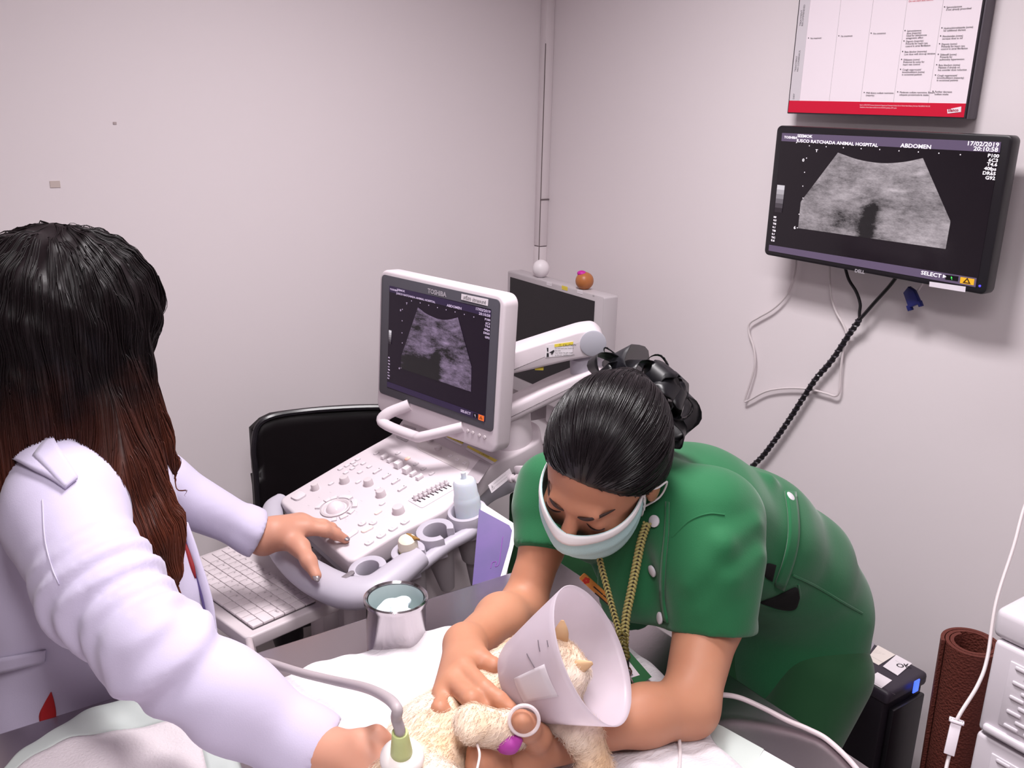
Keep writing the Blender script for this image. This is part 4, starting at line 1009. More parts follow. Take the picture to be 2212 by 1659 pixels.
# steel jar with cotton
jp = Z(855, 1287, .935)
JM = frame((jp[0], jp[1], TZ), (1, 0, 0), (0, 1, 0))
jh, jr = .935 - TZ, .045
jar = mk('steel_jar', lathe([(jr - .004, .0005), (jr, .004), (jr, jh - .012), (jr + .003, jh - .008), (jr + .0035, jh - .002), (jr + .001, jh), (jr - .002, jh - .003), (jr - .0028, jh - .02), (jr - .003, .006), (0, .004)], 48, JM), M_STEEL2, label='open stainless steel jar with cotton at the back of the table', cat='jar')
mk('inner_liner', lathe([(jr - .0035, jh - .004), (jr - .004, .02), (0, .018)], 40, JM, cap=False), mat('liner_pale', (186, 200, 200), .25), jar)
sj = Solid((jp[0] - .04, jp[1] - .04, TZ + .03), (jp[0] + .04, jp[1] + .04, TZ + .09), .0016)
for i in range(16):
    a = rnd.uniform(0, 6.28); r_ = rnd.uniform(0, .024); sj.ell((jp[0] + r_ * math.cos(a), jp[1] + r_ * math.sin(a), TZ + .055 + rnd.uniform(0, .018)), (rnd.uniform(.008, .014), rnd.uniform(.007, .012), rnd.uniform(.006, .01)), None, .006)
mk('cotton_wad', sj.mesh(1), mat('cotton', (226, 238, 244), .9, bump=(200, .5)), label='white cotton wad inside the steel jar', cat='cotton')

# ================================================================== right side: UPS tower, rolled mat, drawers
u2, u3 = Z(2007, 1452, .55), Z(1920, 1500, .55)
ux0, ux1, uy0 = u3[0], u2[0], (u2[1] + u3[1]) / 2
uy1 = uy0 + .34
ups = empty('power_unit', ((ux0 + ux1) / 2, (uy0 + uy1) / 2, 0), 'black power supply tower with paper slips on top by the right wall', 'power supply')
M_UPS = mat('ups_black', (32, 26, 34), .5); M_UPST = mat('ups_top', (52, 45, 56), .45)
mk('casing', box(((ux0 + ux1) / 2, (uy0 + uy1) / 2 + .004, .262), (ux1 - ux0 - .004, uy1 - uy0 - .008, .524), .006), M_UPS, ups)
mk('top_cover', box(((ux0 + ux1) / 2, (uy0 + uy1) / 2, .535), (ux1 - ux0, uy1 - uy0, .03), .009, 3), M_UPST, ups)
fp = mk('front_panel', box(((ux0 + ux1) / 2, uy0 - .002, .27), (ux1 - ux0 - .03, .012, .48), .004), M_BLKPL, ups)
p = YW(1979, 1482, uy0 - .009)
mk('status_display', box((p[0], uy0 - .009, p[2]), (.018, .003, .028), .0015), mat('ups_blue', (30, 40, 160), .3, emit=((60, 90, 255), 2.2)), fp)
def c8(x, y): return (1440 + x / 2.865, 1260 + y / 2.865)
UTM = frame((0, 0, .5502), (1, 0, 0), (0, 1, 0))
for nm, P, lab in (('paper_slip', ((1240, 468), (1312, 508), (1462, 420), (1352, 362)), 'cream paper slip at the back of the power unit top'),
                   ('paper_slip', ((1338, 515), (1430, 572), (1562, 474), (1472, 418)), 'white paper slip marked OK on the power unit'),
                   ('paper_slip', ((1220, 602), (1320, 656), (1395, 602), (1305, 552)), 'small torn paper label at the front edge of the power unit'),
                   ('paper_slip', ((1180, 430), (1250, 440), (1335, 352), (1282, 335)), 'grey paper slip half hidden behind the green uniform')):
    z = .5503 + (.0008 if 'OK' in lab else 0)
    q = [tuple(Z(*c8(*e), z)[:2]) for e in P]
    q = [(min(max(a, ux0 + .004), ux1 - .004), b) for a, b in q]
    ar = sum(q[i - 1][0] * q[i][1] - q[i][0] * q[i - 1][1] for i in range(4))
    M = frame((0, 0, z), (1, 0, 0), (0, 1, 0))
    o = mk(nm, prism(q if ar > 0 else q[::-1], .0007, M), mat('slip_cream', (222, 212, 206), .6) if 'cream' in lab else (mat('slip_grey', (150, 144, 152), .6) if 'grey' in lab else M_LABW), label=lab, cat='paper')
    ctr = np.mean(q, 0); d = np.array(q[1]) - np.array(q[0]); ang = math.degrees(math.atan2(d[1], d[0]))
    T_ = [('\u2014\u2014 \u2014\u2014\u2014 \u2014', ctr[0] - .018, ctr[1] + .008 * k_, .006, 'LEFT', ang) for k_ in (-1, 0, 1)] if 'OK' not in lab else [('OK', ctr[0] - .008, ctr[1] - .006, .02, 'LEFT', ang + 60, 1, .0004), ('\u2014\u2014 \u2014\u2014', ctr[0] + .01, ctr[1] + .012, .006, 'LEFT', ang)]
    mk('slip_print', text_geo(T_, sh(M, 0, 0, .0008)), mat('slip_ink', (120, 112, 116), .7) if 'OK' not in lab else M_INK2, o, smooth=False)
# rolled brown mat
mtop = U(2100, 1388, 1.72); 
MB = np.array([mtop[0] + .015, mtop[1] - .005, 0]); ax = unit(mtop - MB)
RMt = frame(MB, (1, 0, 0), None, ax); mh = np.linalg.norm(mtop - MB)
pts = []
nsp = 120
for i in range(nsp + 1):
    t = i / nsp; a = -2.2 * 2 * math.pi * t + 2.4; pts.append(((.036 + .018 * (1 - t)) , a))
def spi(off): return [((r - off) * math.cos(a), (r - off) * math.sin(a)) for r, a in pts]
o_, i_ = spi(0), spi(.0065)
V = []; 
for zz in (0, mh):
    V += [(x, y, zz) for x, y in o_] + [(x, y, zz) for x, y in i_]
n1 = nsp + 1; F = []
for i in range(nsp):
    F += [[i, i + 1, 2 * n1 + i + 1, 2 * n1 + i], [n1 + i + 1, n1 + i, 3 * n1 + i, 3 * n1 + i + 1], [2 * n1 + i, 2 * n1 + i + 1, 3 * n1 + i + 1, 3 * n1 + i], [i + 1, i, n1 + i, n1 + i + 1]]
F += [[0, 2 * n1, 3 * n1, n1], [nsp, n1 + nsp, 3 * n1 + nsp, 2 * n1 + nsp]]
mm = mat('mat_brown', (98, 48, 40), .7, spec=.3)
nt = mm.node_tree; vo = nt.nodes.new('ShaderNodeTexVoronoi'); vo.inputs['Scale'].default_value = 220; tcn = nt.nodes.new('ShaderNodeTexCoord'); bu = nt.nodes.new('ShaderNodeBump'); bu.inputs['Strength'].default_value = .8; bu.inputs['Distance'].default_value = .002
nt.links.new(tcn.outputs['Object'], vo.inputs['Vector']); nt.links.new(vo.outputs['Distance'], bu.inputs['Height']); nt.links.new(bu.outputs['Normal'], nt.nodes['Principled BSDF'].inputs['Normal'])
mk('rolled_mat', tf(RMt, (np.array(V), F)), mm, label='dark red-brown rubber mat rolled up by the right wall', cat='mat')
# white plastic drawers with a woven pattern
cxp = 1.33
k0 = XW(2160, 1345, cxp); ky = k0[1]; kz = XW(2158, 1338, cxp)[2]
drw = empty('plastic_drawers', (cxp + .2, ky - .16, 0), 'white plastic drawer unit with woven fronts at the right edge', 'drawers')
M_PLW = mat('plastic_white', (226, 218, 226), .3)
DX1 = RX - .03
mk('top_shell', box(((cxp + DX1) / 2, ky - .16, kz - .004), (DX1 - cxp + .012, .335, .05), .012, 4), M_PLW, drw)
mk('carcass', box(((cxp + DX1) / 2 + .01, ky - .16, (kz - .03) / 2), (DX1 - cxp - .02, .31, kz - .03), .008), M_PLW, drw)
zt = kz - .03; dh = .165
wproto = None
di = 0
while zt - dh > .02:
    z0 = zt - dh + .004
    d_ = mk('drawer', join([box((cxp + .003, ky - .16, (zt + z0) / 2), (.022, .318, zt - z0), .007, 3)]), M_PLW, drw)
    mk('drawer_panel', box((cxp - .0085, ky - .16, (zt + z0) / 2 + .004), (.004, .26, zt - z0 - .05), .0015), M_PLW, d_)
    if di < 3:
        for r_ in range(9):
            for c_ in range(8):
                org = (cxp - .0105, ky - .05 - c_ * .03 - (.015 if r_ % 2 else 0), z0 + .034 + r_ * .0125)
                if wproto is None: wproto = mk('weave_strip', box(org, (.005, .022, .006), .002, 2), M_PLW, d_, base=org)
                else: inst('weave_strip', wproto, d_, org)
    mk('drawer_lip', box((cxp - .009, ky - .16, z0 + .012), (.012, .3, .014), .005, 3), M_PLW, d_)
    zt -= dh; di += 1
# drip line with its clamp, hanging in front
BAGP = U(2330, 800, 1.36)
tb_ = [BAGP + np.array([0, 0, .03]), BAGP, U(2262, 980, 1.32), U(2215, 1090, 1.3), U(2190, 1180, 1.28), U(2152, 1300, 1.26), U(2133, 1420, 1.24), U(2112, 1480, 1.22), U(2075, 1540, 1.2), U(2062, 1570, 1.2), U(2053, 1620, 1.2), U(2042, 1670, 1.19), U(2030, 1760, 1.15)]
iv = empty('drip_line', U(2030, 1760, 1.15), 'clear drip tube with a white roller clamp in front of the drawers', 'tube')
M_TUBE = mat('tube_clear', (226, 216, 218), .25, alpha=.8)
mk('tubing', tube(spline(tb_, 8), .0024, 10), M_TUBE, iv)
bag = empty('drip_bag', BAGP, 'clear drip bag hanging on a ceiling rod right of the view', 'drip bag')
sb = Solid(BAGP + np.array([-.07, -.07, .02]), BAGP + np.array([.07, .07, .28]), .004)
sb.cone(BAGP + np.array([0, 0, .08]), BAGP + np.array([0, 0, .22]), .02, .018, .01, (1, -1, 0), 2.6)
mk('pouch', sb.mesh(2), mat('bag_clear', (226, 226, 232), .2, alpha=.6), bag, smooth=True)
mk('outlet', lathe([(.006, .02), (.007, .04), (.012, .06)], 14, frame(BAGP, (1, 0, 0), (0, 1, 0))), M_PLW, bag)
mk('hanger_rod', tube([BAGP + np.array([0, 0, .23]), np.array([BAGP[0], BAGP[1], RH])], .004, 8), M_STEEL2, bag)
c0, c1 = U(2067, 1555, 1.2), U(2050, 1628, 1.2)
KMc = frame((c0 + c1) / 2, unit(IR * .9 + IT * .45), None, unit(c0 - c1)); hl = np.linalg.norm(c0 - c1) / 2
def shell(w0, w1, z0, z1): return [(-w0, -w1, z0), (w0, -w1, z0), (w0, w1, z0), (-w0, w1, z0)]
mk('roller_clamp', tf(KMc, join([box((-.0055, 0, 0), (.0018, .011, 2 * hl), .0005), box((.0055, 0, 0), (.0018, .011, 2 * hl), .0005), box((0, -.0055, 0), (.0125, .0018, 2 * hl), .0005), box((0, .0055, -hl * .2), (.0125, .0018, 1.6 * hl), .0005),
     box((-.008, 0, hl * .93), (.002, .018, .003), .0006), box((.008, 0, hl * .93), (.002, .018, .003), .0006), box((0, -.008, hl * .93), (.018, .002, .003), .0006), box((0, .008, hl * .93), (.018, .002, .003), .0006)])), mat('clamp_white', (236, 228, 236), .35), iv)
# tubes lying on the table at the right end
t1 = [Z(1440, 1585, .862), Z(1475, 1530, .866), Z(1500, 1514, .87), Z(1530, 1504, .872), Z(1562, 1501, .872), Z(1600, 1508, .868), Z(1650, 1530, .862), Z(1700, 1556, .857), Z(1745, 1575, .855), Z(1790, 1600, .854), Z(1850, 1660, .854), Z(1900, 1740, .854)]
mk('table_tube', tube(spline(t1, 8), .0036, 10), mat('tube_milky', (206, 192, 196), .35), label='milky drip tube curving over the right end of the steel table', cat='tube')
t2 = [Z(1498, 1562, .874), Z(1480, 1552, .885), Z(1466, 1545, .893), Z(1460, 1553, .893), Z(1466, 1585, .882), Z(1469, 1620, .878), Z(1466, 1665, .876), Z(1450, 1720, .874)]
ob = mk('thin_tube', tube(spline(t2, 8), .0022, 8), MATS['tube_clear'], label='thin clear tube bent upright beside the bare forearm', cat='tube')
mk('connector', tube([Z(1485, 1554, .883), Z(1505, 1566, .872)], .0038, 10), mat('connector_clear', (214, 214, 208), .2, alpha=.8), ob)

# ================================================================== people: shared helpers
def grad(sol, P):
    e = sol.h; g = np.stack([sol.value(P + d) - sol.value(P - d) for d in np.eye(3) * e], -1)
    return g / (np.linalg.norm(g, axis=-1)[..., None] + 1e-9)
def trace(sol, P, dirfn, step, n, off, stick=1.):
    path = [P.copy()]; prev = None
    for k in range(n):
        g = grad(sol, P); T = dirfn(P, k / n)
        t2 = T - (T * g).sum(-1)[:, None] * g * stick
        t2 /= np.linalg.norm(t2, axis=-1)[:, None] + 1e-9
        if prev is not None: t2 = t2 * .6 + prev * .4; t2 /= np.linalg.norm(t2, axis=-1)[:, None] + 1e-9
        prev = t2
        P = P + t2 * step[:, None]
        d = sol.value(P) - off; P = P - g * (np.clip(d, -.012, .006) * stick)[:, None]
        path.append(P.copy())
    return np.stack(path, 1)
def hit(sol, px, py, d0=.7, d1=2.1, n=460):
    """first point of a solid met by the view line through a measured photo point"""
    r = ray(px, py); D = np.linspace(d0, d1, n); v = sol.value(CAM_C + D[:, None] * r)
    i = np.argmax(v < 0)
    if v[i] >= 0: i = int(np.argmin(v)); return CAM_C + D[i] * r
    t = v[i - 1] / (v[i - 1] - v[i] + 1e-9); return CAM_C + (D[i - 1] + t * (D[i] - D[i - 1])) * r
def patch(sol, quad, nu, nv, t, lift=.001):
    """cloth piece with thickness t lying on a solid; quad = 4 corners (tl, tr, br, bl) or rows of points"""
    tl, tr_, br2, bl2 = [np.array(q, float) for q in quad]
    P = [[(1 - v) * ((1 - u) * tl + u * tr_) + v * ((1 - u) * bl2 + u * br2) for v in np.linspace(0, 1, nv)] for u in np.linspace(0, 1, nu)]
    return patch_rows(sol, P, t, lift)
def patch_rows(sol, P, t, lift=.001, fit=0, d0=.7):
    nu, nv = len(P), len(P[0])
    A = np.array([[hit(sol, *q, d0=d0) for q in r] for r in P])
    if fit:      # even out the depth along the strip
        for j in range(nv):
            d = (A[:, j] - CAM_C) @ -IT; s = np.arange(nu) / nu; d2 = np.polyval(np.polyfit(s, d, fit), s)
            A[:, j] = CAM_C + (A[:, j] - CAM_C) * (d2 / d)[:, None]
    g = grad(sol, A.reshape(-1, 3)).reshape(A.shape)
    A = A + g * lift
    B = A + g * t
    n = nu * nv
    F0 = [[i * nv + j, (i + 1) * nv + j, (i + 1) * nv + j + 1, i * nv + j + 1] for i in range(nu - 1) for j in range(nv - 1)]
    V = np.concatenate([B.reshape(-1, 3), A.reshape(-1, 3)])
    F = [f[::-1] for f in F0] + [[i + n for i in f] for f in F0]
    ring = [i * nv for i in range(nu)] + [(nu - 1) * nv + j for j in range(1, nv)] + [i * nv + nv - 1 for i in range(nu - 2, -1, -1)] + [j for j in range(nv - 2, 0, -1)]
    for a, b in zip(ring, ring[1:] + ring[:1]): F.append([a, b, b + n, a + n])
    return V, F
def rows_from(top, bot, nv):
    """rows between an upper and a lower outline (lists of photo points of equal length)"""
    T_, B_2 = spline([np.array(q, float) for q in top], 4), spline([np.array(q, float) for q in bot], 4)
    return [[(1 - v) * a + v * b for v in np.linspace(0, 1, nv)] for a, b in zip(T_, B_2)]
M_SKIN = mat('skin', (194, 143, 122), .5, sss=.2, var=(14, (184, 128, 107), .3), spec=.35)
M_SKIN2 = mat('skin_nurse', (188, 135, 108), .5, sss=.2, var=(14, (176, 120, 94), .3), spec=.35)
def hair_mat(name, c_top, c_end, z0, z1, rough=.32, spec=.5):
    m = bpy.data.materials.new(name); m.use_nodes = True; nt = m.node_tree; p = nt.nodes['Principled BSDF']
    g = nt.nodes.new('ShaderNodeNewGeometry'); s = nt.nodes.new('ShaderNodeSeparateXYZ'); nt.links.new(g.outputs['Position'], s.inputs[0])
    n = nt.nodes.new('ShaderNodeTexNoise'); n.inputs['Scale'].default_value = 24; n.inputs['Detail'].default_value = 3; nt.links.new(g.outputs['Position'], n.inputs['Vector'])
    a = nt.nodes.new('ShaderNodeMath'); a.operation = 'MULTIPLY_ADD'; a.inputs[1].default_value = .12; nt.links.new(n.outputs['Fac'], a.inputs[0]); nt.links.new(s.outputs['Z'], a.inputs[2])
    mr = nt.nodes.new('ShaderNodeMapRange'); mr.inputs[1].default_value = z0 + .06; mr.inputs[2].default_value = z1 + .06; nt.links.new(a.outputs[0], mr.inputs[0])
    r = nt.nodes.new('ShaderNodeMixRGB'); r.inputs[1].default_value = srgb(*c_end); r.inputs[2].default_value = srgb(*c_top); nt.links.new(mr.outputs[0], r.inputs[0])
    nt.links.new(r.outputs[0], p.inputs['Base Color']); p.inputs['Roughness'].default_value = rough; p.inputs['Specular IOR Level'].default_value = spec
    return m
def nail(P, d, n, s, m, par):
    d = unit(d); n = unit(n - d * (d @ n)); M3 = np.stack([d, np.cross(n, d), n], 1)
    mk('fingernail', ellipsoid(P, (s * 1.25, s * .85, s * .3), M3, 12, 8), m, par, smooth=True)

# ================================================================== the woman in the white coat
def PH(px, py, h):
    M = sh(CDM, 0, 0, h); q = PL(M, px, py); return (M @ np.array([q[0], q[1], 0, 1]))[:3]
DT = (PH(746, 1165, .008) - CAM_C) @ -IT
coat = Solid((-.10, .80, .50), (.62, 1.72, 1.30), .006)
SHR, ELR, WRR = np.array([.155, 1.215, 1.115]), np.array([.2, .98, 1.042]), Z(668, 1622, .935)
SHL, ELL, WRL = np.array([.18, 1.57, 1.115]), np.array([.345, 1.57, 1.0]), U(548, 1152, DT - .065)
yax = np.array([0, 1, 0])
coat.chain([(.185, 1.40, 1.09), (.175, 1.40, .93), (.165, 1.40, .74), (.16, 1.40, .5)], [.118, .135, .155, .17], .03, yax, 1.2)
coat.cone((.255, 1.38, 1.08), (.262, 1.38, .9), .075, .085, .04, yax, 1.4)
coat.cone((.285, 1.37, .92), (.30, 1.36, .60), .065, .075, .05, yax, 1.5)
coat.cone((.165, 1.25, 1.125), (.175, 1.55, 1.125), .072, .072, .04)
coat.cone((.185, 1.40, 1.185), (.165, 1.26, 1.135), .055, .066, .03)
coat.cone((.185, 1.40, 1.185), (.175, 1.55, 1.135), .055, .066, .03)
coat.chain([SHR, (SHR + ELR) / 2 + np.array([-.01, 0, -.004]), ELR, (ELR + WRR) / 2 + np.array([.0, -.006, .004]), WRR, WRR + (WRR - ELR) * .12], [.074, .065, .056, .049, .04, .038], .03)
coat.chain([SHL, ELL, WRL, WRL + unit(WRL - ELL) * .03], [.07, .055, .038, .037], .03)
fa = unit(WRR - ELR); ua_ = unit(ELR - SHR)
def folds(x, y, z):
    # creases of the sleeve, strongest inside the elbow, and soft drag lines on the body
    tx, ty, tz = x - ELR[0], y - ELR[1], z - ELR[2]
    s1 = tx * ua_[0] + ty * ua_[1] + tz * ua_[2]; s2 = tx * fa[0] + ty * fa[1] + tz * fa[2]
    r2 = tx * tx + ty * ty + tz * tz
    up_ = np.exp(-((s1 + .10) / .09) ** 2) * np.exp(-r2 / .04)
    f = .0075 * np.sin(150 * s1 + 26 * x + 2.2 * np.sin(42 * z)) * up_ * (1 / (1 + np.exp(-(tz + .02 + .3 * tx) * 60)) * .6 + .4)
    lo_ = np.exp(-((s2 - .03) / .045) ** 2) * np.exp(-r2 / .03)
    f = f + .007 * np.sin(95 * s2 - 60 * z + 30 * y) * lo_
    f = f + .0022 * np.sin(55 * s2 + 38 * z) * np.exp(-((s2 - .14) / .08) ** 2) * np.exp(-r2 / .06)
    f = f + .0025 * np.sin(34 * y + 12 * z + 2 * np.sin(9 * z)) * np.exp(-((z - .85) / .2) ** 2) * (x < .5)
    lx, ly, lz = x - WRL[0], y - WRL[1], z - WRL[2]
    f = f + .002 * np.sin(110 * (lx * .6 - ly * .6 + lz)) * np.exp(-(lx * lx + ly * ly + lz * lz) / .012)
    return f
coat.disp(folds)
coat.cut(WRR + fa * .012, fa, WRR - .09, WRR + .12)
fl_ = unit(WRL - ELL); coat.cut(WRL + fl_ * .008, unit(fl_ + .1 * IU), WRL - .07, WRL + .09)
coat.cut((0, 0, .52), (0, 0, -1))
M_COAT = mat('coat_cloth', (192, 184, 208), .7, spec=.2, sheen=.15, bump=(600, .06))
# body
bod = Solid((-.02, 1.1, .85), (.42, 1.7, 1.5), .006)
bod.ell((.215, 1.385, 1.375), (.085, .072, .095), None, .01).ell((.245, 1.39, 1.33), (.062, .056, .075), None, .02).cone((.2, 1.39, 1.31), (.185, 1.395, 1.19), .052, .056, .03)
bod.cone((.19, 1.26, 1.1), (.19, 1.52, 1.1), .055, None, .03).cone((.19, 1.39, 1.1), (.2, 1.39, .9), .1, .1, .04)
# right hand round the probe
hr = Solid((.24, .66, .84), (.48, .95, 1.02), .0022)
w0 = WRR - fa * .03
PRB = Z(868, 1632, .99)
k1, k2, k3, k4 = Z(775, 1606, .965), Z(795, 1628, .96), Z(800, 1655, .95), Z(798, 1690, .94)
hr.chain([w0, Z(705, 1625, .945)], [.03, .028], .012, (0, 0, 1), .8)
for kk_ in (k1, k2, k3, k4): hr.cone(Z(705, 1628, .943), kk_, .022, .0155, .014)
hr.chain([k1, Z(812, 1590, .972), Z(826, 1602, .968), Z(828, 1628, .96)], [.0135, .0115, .0105, .009], .006)
hr.chain([k2, Z(830, 1650, .955), Z(850, 1672, .945), Z(880, 1690, .935)], [.0135, .011, .0098, .0085], .006)
hr.chain([k3, Z(835, 1690, .94), Z(870, 1705, .93)], [.0125, .0105, .0085], .006)
hr.chain([Z(720, 1660, .93), Z(800, 1700, .925), Z(860, 1720, .925)], [.018, .012, .009], .01)
hr.chain([Z(870, 1672, .93), Z(905, 1668, .93), Z(925, 1650, .935)], [.011, .0095, .008], .006)
# left hand on the control desk
_b = np.array([WRL, PH(750, 1165, 0), PH(684, 1250, .03), PH(620, 1110, .06)])
hl_ = Solid(_b.min(0) - .05, _b.max(0) + .06, .0022)
wl = WRL - fl_ * .03
dT = (PH(746, 1165, .008) - CAM_C) @ -IT
p0 = U(592, 1152, dT - .055)
mc = [U(662, 1140, dT - .035), U(657, 1130, dT - .02), U(650, 1126, dT - .005), U(640, 1128, dT + .008)]
hl_.chain([wl, WRL + fl_ * .02, p0], [.031, .0285, .0265], .016)
for q in mc: hl_.cone(p0, q, .022, .0155, .016)
hl_.chain([mc[0], U(702, 1145, dT - .028), U(725, 1154, dT - .012), PH(746, 1165, .0085)], [.0142, .0122, .0105, .0085], .006)
hl_.chain([mc[1], U(698, 1135, dT - .01), U(716, 1140, dT + .004), PH(729, 1148, .009)], [.0135, .0115, .0095, .008], .006)
hl_.chain([mc[2], U(685, 1132, dT + .008), U(698, 1138, dT + .02), U(706, 1146, dT + .025)], [.012, .010, .0085, .007], .005)
hl_.chain([mc[3], U(668, 1134, dT + .02), U(680, 1142, dT + .028)], [.0112, .009, .007], .005)
hl_.chain([U(618, 1160, dT - .05), U(648, 1182, dT - .07), PH(667, 1212, .04), PH(683, 1243, .024)], [.023, .0165, .0125, .0098], .012)
dr = mk('person', join([bod.mesh(2), hr.mesh(2), hl_.mesh(2)]), M_SKIN, label='woman in a white coat with long hair reaching to the machine', cat='person', smooth=True, base=(.19, 1.4, 0))
M_NAIL = mat('nail_grey', (112, 100, 104), .25)
nail(PH(748, 1163, .014), PH(746, 1165, .0085) - PH(724, 1153, .017), CDM[:3, 2], .0062, M_NAIL, dr)
nail(PH(683, 1243, .024) + IT * .0085 + IR * .002 - IU * .002, PH(683, 1243, .024) - PH(667, 1212, .04), unit(IT + .5 * IR), .0072, M_NAIL, dr)
nail(PH(731, 1143, .014), PH(729, 1146, .009) - PH(716, 1137, .018), CDM[:3, 2], .0055, M_NAIL, dr)
ct = mk('coat', coat.mesh(1), M_COAT, dr, smooth=True)
# collar, lapels, cuffs, opening
def cr2(x, y): return (x / 2.34, 950 + y / 2.34)
mk('collar', patch_rows(coat, rows_from([cr2(60, -10), cr2(120, -30), cr2(200, -40), cr2(270, -20)], [cr2(52, 92), cr2(165, 158), cr2(255, 205), cr2(328, 256)], 9), .005, .002), M_COAT, ct, smooth=True)
mk('collar_tip', patch_rows(coat, rows_from([cr2(262, -20), cr2(300, 60), cr2(345, 130), cr2(390, 205)], [cr2(180, 100), cr2(240, 160), cr2(290, 215), cr2(330, 256)], 6), .006, .002), M_COAT, ct, smooth=True)
mk('shoulder_seam', tube(np.array([hit(coat, x, y) + .0008 * IT for x, y in [np.array(q) for q in spline([cr2(215, 300), cr2(228, 500), cr2(262, 640), cr2(300, 730)], 6)]]), .0007, 5), M_COAT, ct)
M_SHIRT = mat('shirt_red', (128, 22, 28), .6); M_SHAD = mat('opening_shade', (92, 78, 130), .8)
def band(P, r, flat, m, name, lift):
    H_ = np.array([hit(coat, *q, d0=1.19, d1=1.40) for q in spline([np.array(q, float) for q in P], 5)]); d = (H_ - CAM_C) @ -IT; s = np.linspace(0, 1, len(d))
    d2 = np.polyval(np.polyfit(s, d, 3), s); H_ = CAM_C + (H_ - CAM_C) * ((d2 - lift) / d)[:, None]
    return mk(name, tube(H_, r, 10, flat=flat, up=IT), m, ct, smooth=True)
opn = [cr2(935, 420), cr2(958, 500), cr2(990, 610), cr2(1020, 700), cr2(1048, 800), cr2(1068, 900), cr2(1085, 980)]
opn = [(x - 10, y) for x, y in opn]
band(opn, [.0005, .0032, .0032, .003, .0003], .6, M_SHAD, 'opening_shade', .002)  # shade of the coat opening, painted as a thin violet strip
band([(x + 11, y) for x, y in opn], [.004, .0068, .0068, .0068, .004], .5, M_COAT, 'front_edge', .003)
band([(x - 3, y) for x, y in opn[1:4]], [.001, .004, .0045, .001], .6, M_SHIRT, 'shirt_front', .0035)
mk('side_slit', patch_rows(coat, rows_from([(110, 1494), (96, 1520), (86, 1545), (92, 1576)], [(112, 1494), (118, 1515), (122, 1540), (120, 1562)], 6), .002, .001), mat('lining_red', (168, 26, 32), .6), ct, smooth=True)
mk('waist_band', patch(coat, ((-40, 1428), (100, 1402), (98, 1428), (-40, 1465)), 14, 5, .004, .001), M_COAT, ct, smooth=True)
def ring(c_, r_, ax_, t_, m, par, name):
    ax_ = unit(ax_); e1 = unit(np.cross(ax_, (.3, .1, 1))); e2 = np.cross(ax_, e1)
    P = [c_ + r_ * (math.cos(a) * e1 + math.sin(a) * e2) for a in np.linspace(0, 2 * math.pi, 41)]
    return mk(name, tube(P, t_, 8, cap=False), m, par, smooth=True)
ring(WRR + fa * .009, .0385, fa, .0026, M_COAT, ct, 'cuff_hem'); ring(WRL + fl_ * .005, .0355, unit(fl_ + .1 * IU), .0026, M_COAT, ct, 'cuff_hem')
# trousers and shoes below the coat
tro = Solid((.02, 1.18, .03), (.38, 1.64, .62), .008)
for yy in (1.31, 1.49): tro.chain([(.2, yy, .58), (.2, yy, .34), (.19, yy, .06)], [.085, .062, .05], .03)
mk('trousers', tro.mesh(1), mat('trousers_dark', (38, 34, 44), .8), dr, smooth=True)
for yy in (1.31, 1.49): 
    s_ = Solid((.08, yy - .07, .0), (.38, yy + .07, .12), .005).cone((.16, yy, .038), (.31, yy, .03), .036, .032, .02); s_.cut((0, 0, .002), (0, 0, -1))
    mk('shoe', s_.mesh(1), M_BLKMAT, dr, smooth=True)
# hair: a solid mass with many strands on it, dyed brown towards the ends
hair = Solid((-.02, 1.1, .95), (.45, 1.6, 1.52), .005)
hair.ell((.207, 1.385, 1.365), (.131, .108, .108), None, .02)
hair.cone((.195, 1.37, 1.35), (.165, 1.36, 1.22), .112, .085, .03)
hair.chain([(.235, 1.34, 1.27), (.235, 1.275, 1.15), (.255, 1.225, 1.07), (.272, 1.205, 1.02)], [.07, .054, .042, .016], .025)
hair.chain([(.15, 1.35, 1.25), (.075, 1.32, 1.16), (.05, 1.31, 1.10)], [.07, .045, .02], .03)
hair.chain([(.265, 1.39, 1.27), (.298, 1.375, 1.16), (.325, 1.36, 1.115)], [.05, .03, .012], .02)
hair.disp(lambda x, y, z: .0028 * np.sin(90 * (x + .8 * y) + 6 * np.sin(14 * z)) + .0015 * np.sin(210 * (x - .6 * y) + 3 * np.sin(20 * z)))
M_HAIR = hair_mat('hair_brown', (20, 12, 15), (104, 50, 32), .98, 1.30, .45, .25)
HV, HF = hair.mesh(2)
hm = mk('hair', (HV, HF), M_HAIR, dr, smooth=True)
cnt = 5200
P0 = HV[nrng.integers(0, len(HV), cnt)]
def hdir(P, t):
    D = np.tile(np.array([0, 0, -1.]), (len(P), 1))
    part = np.array([.205, 1.37, 1.47])
    v = P - part; nz = np.exp(-((P[:, 2] - 1.47) / .05) ** 2)[:, None]
    D = D + nz * v * np.array([1, 1, 0]) * 14
    low = np.clip((1.2 - P[:, 2]) / .12, 0, 1)[:, None]
    front = (P[:, 0] > .2)[:, None]
    D = D + low * front * np.array([.28, -.35, 0]) + low * (~front) * np.array([-.3, -.2, 0])
    return D
paths = trace(hair, P0, hdir, nrng.uniform(.0045, .0085, cnt), 16, nrng.uniform(0, .004, cnt), .85)
mk('strands', strands(list(paths), nrng.uniform(.0004, .0009, cnt)), M_HAIR, hm, kind='stuff', smooth=True)

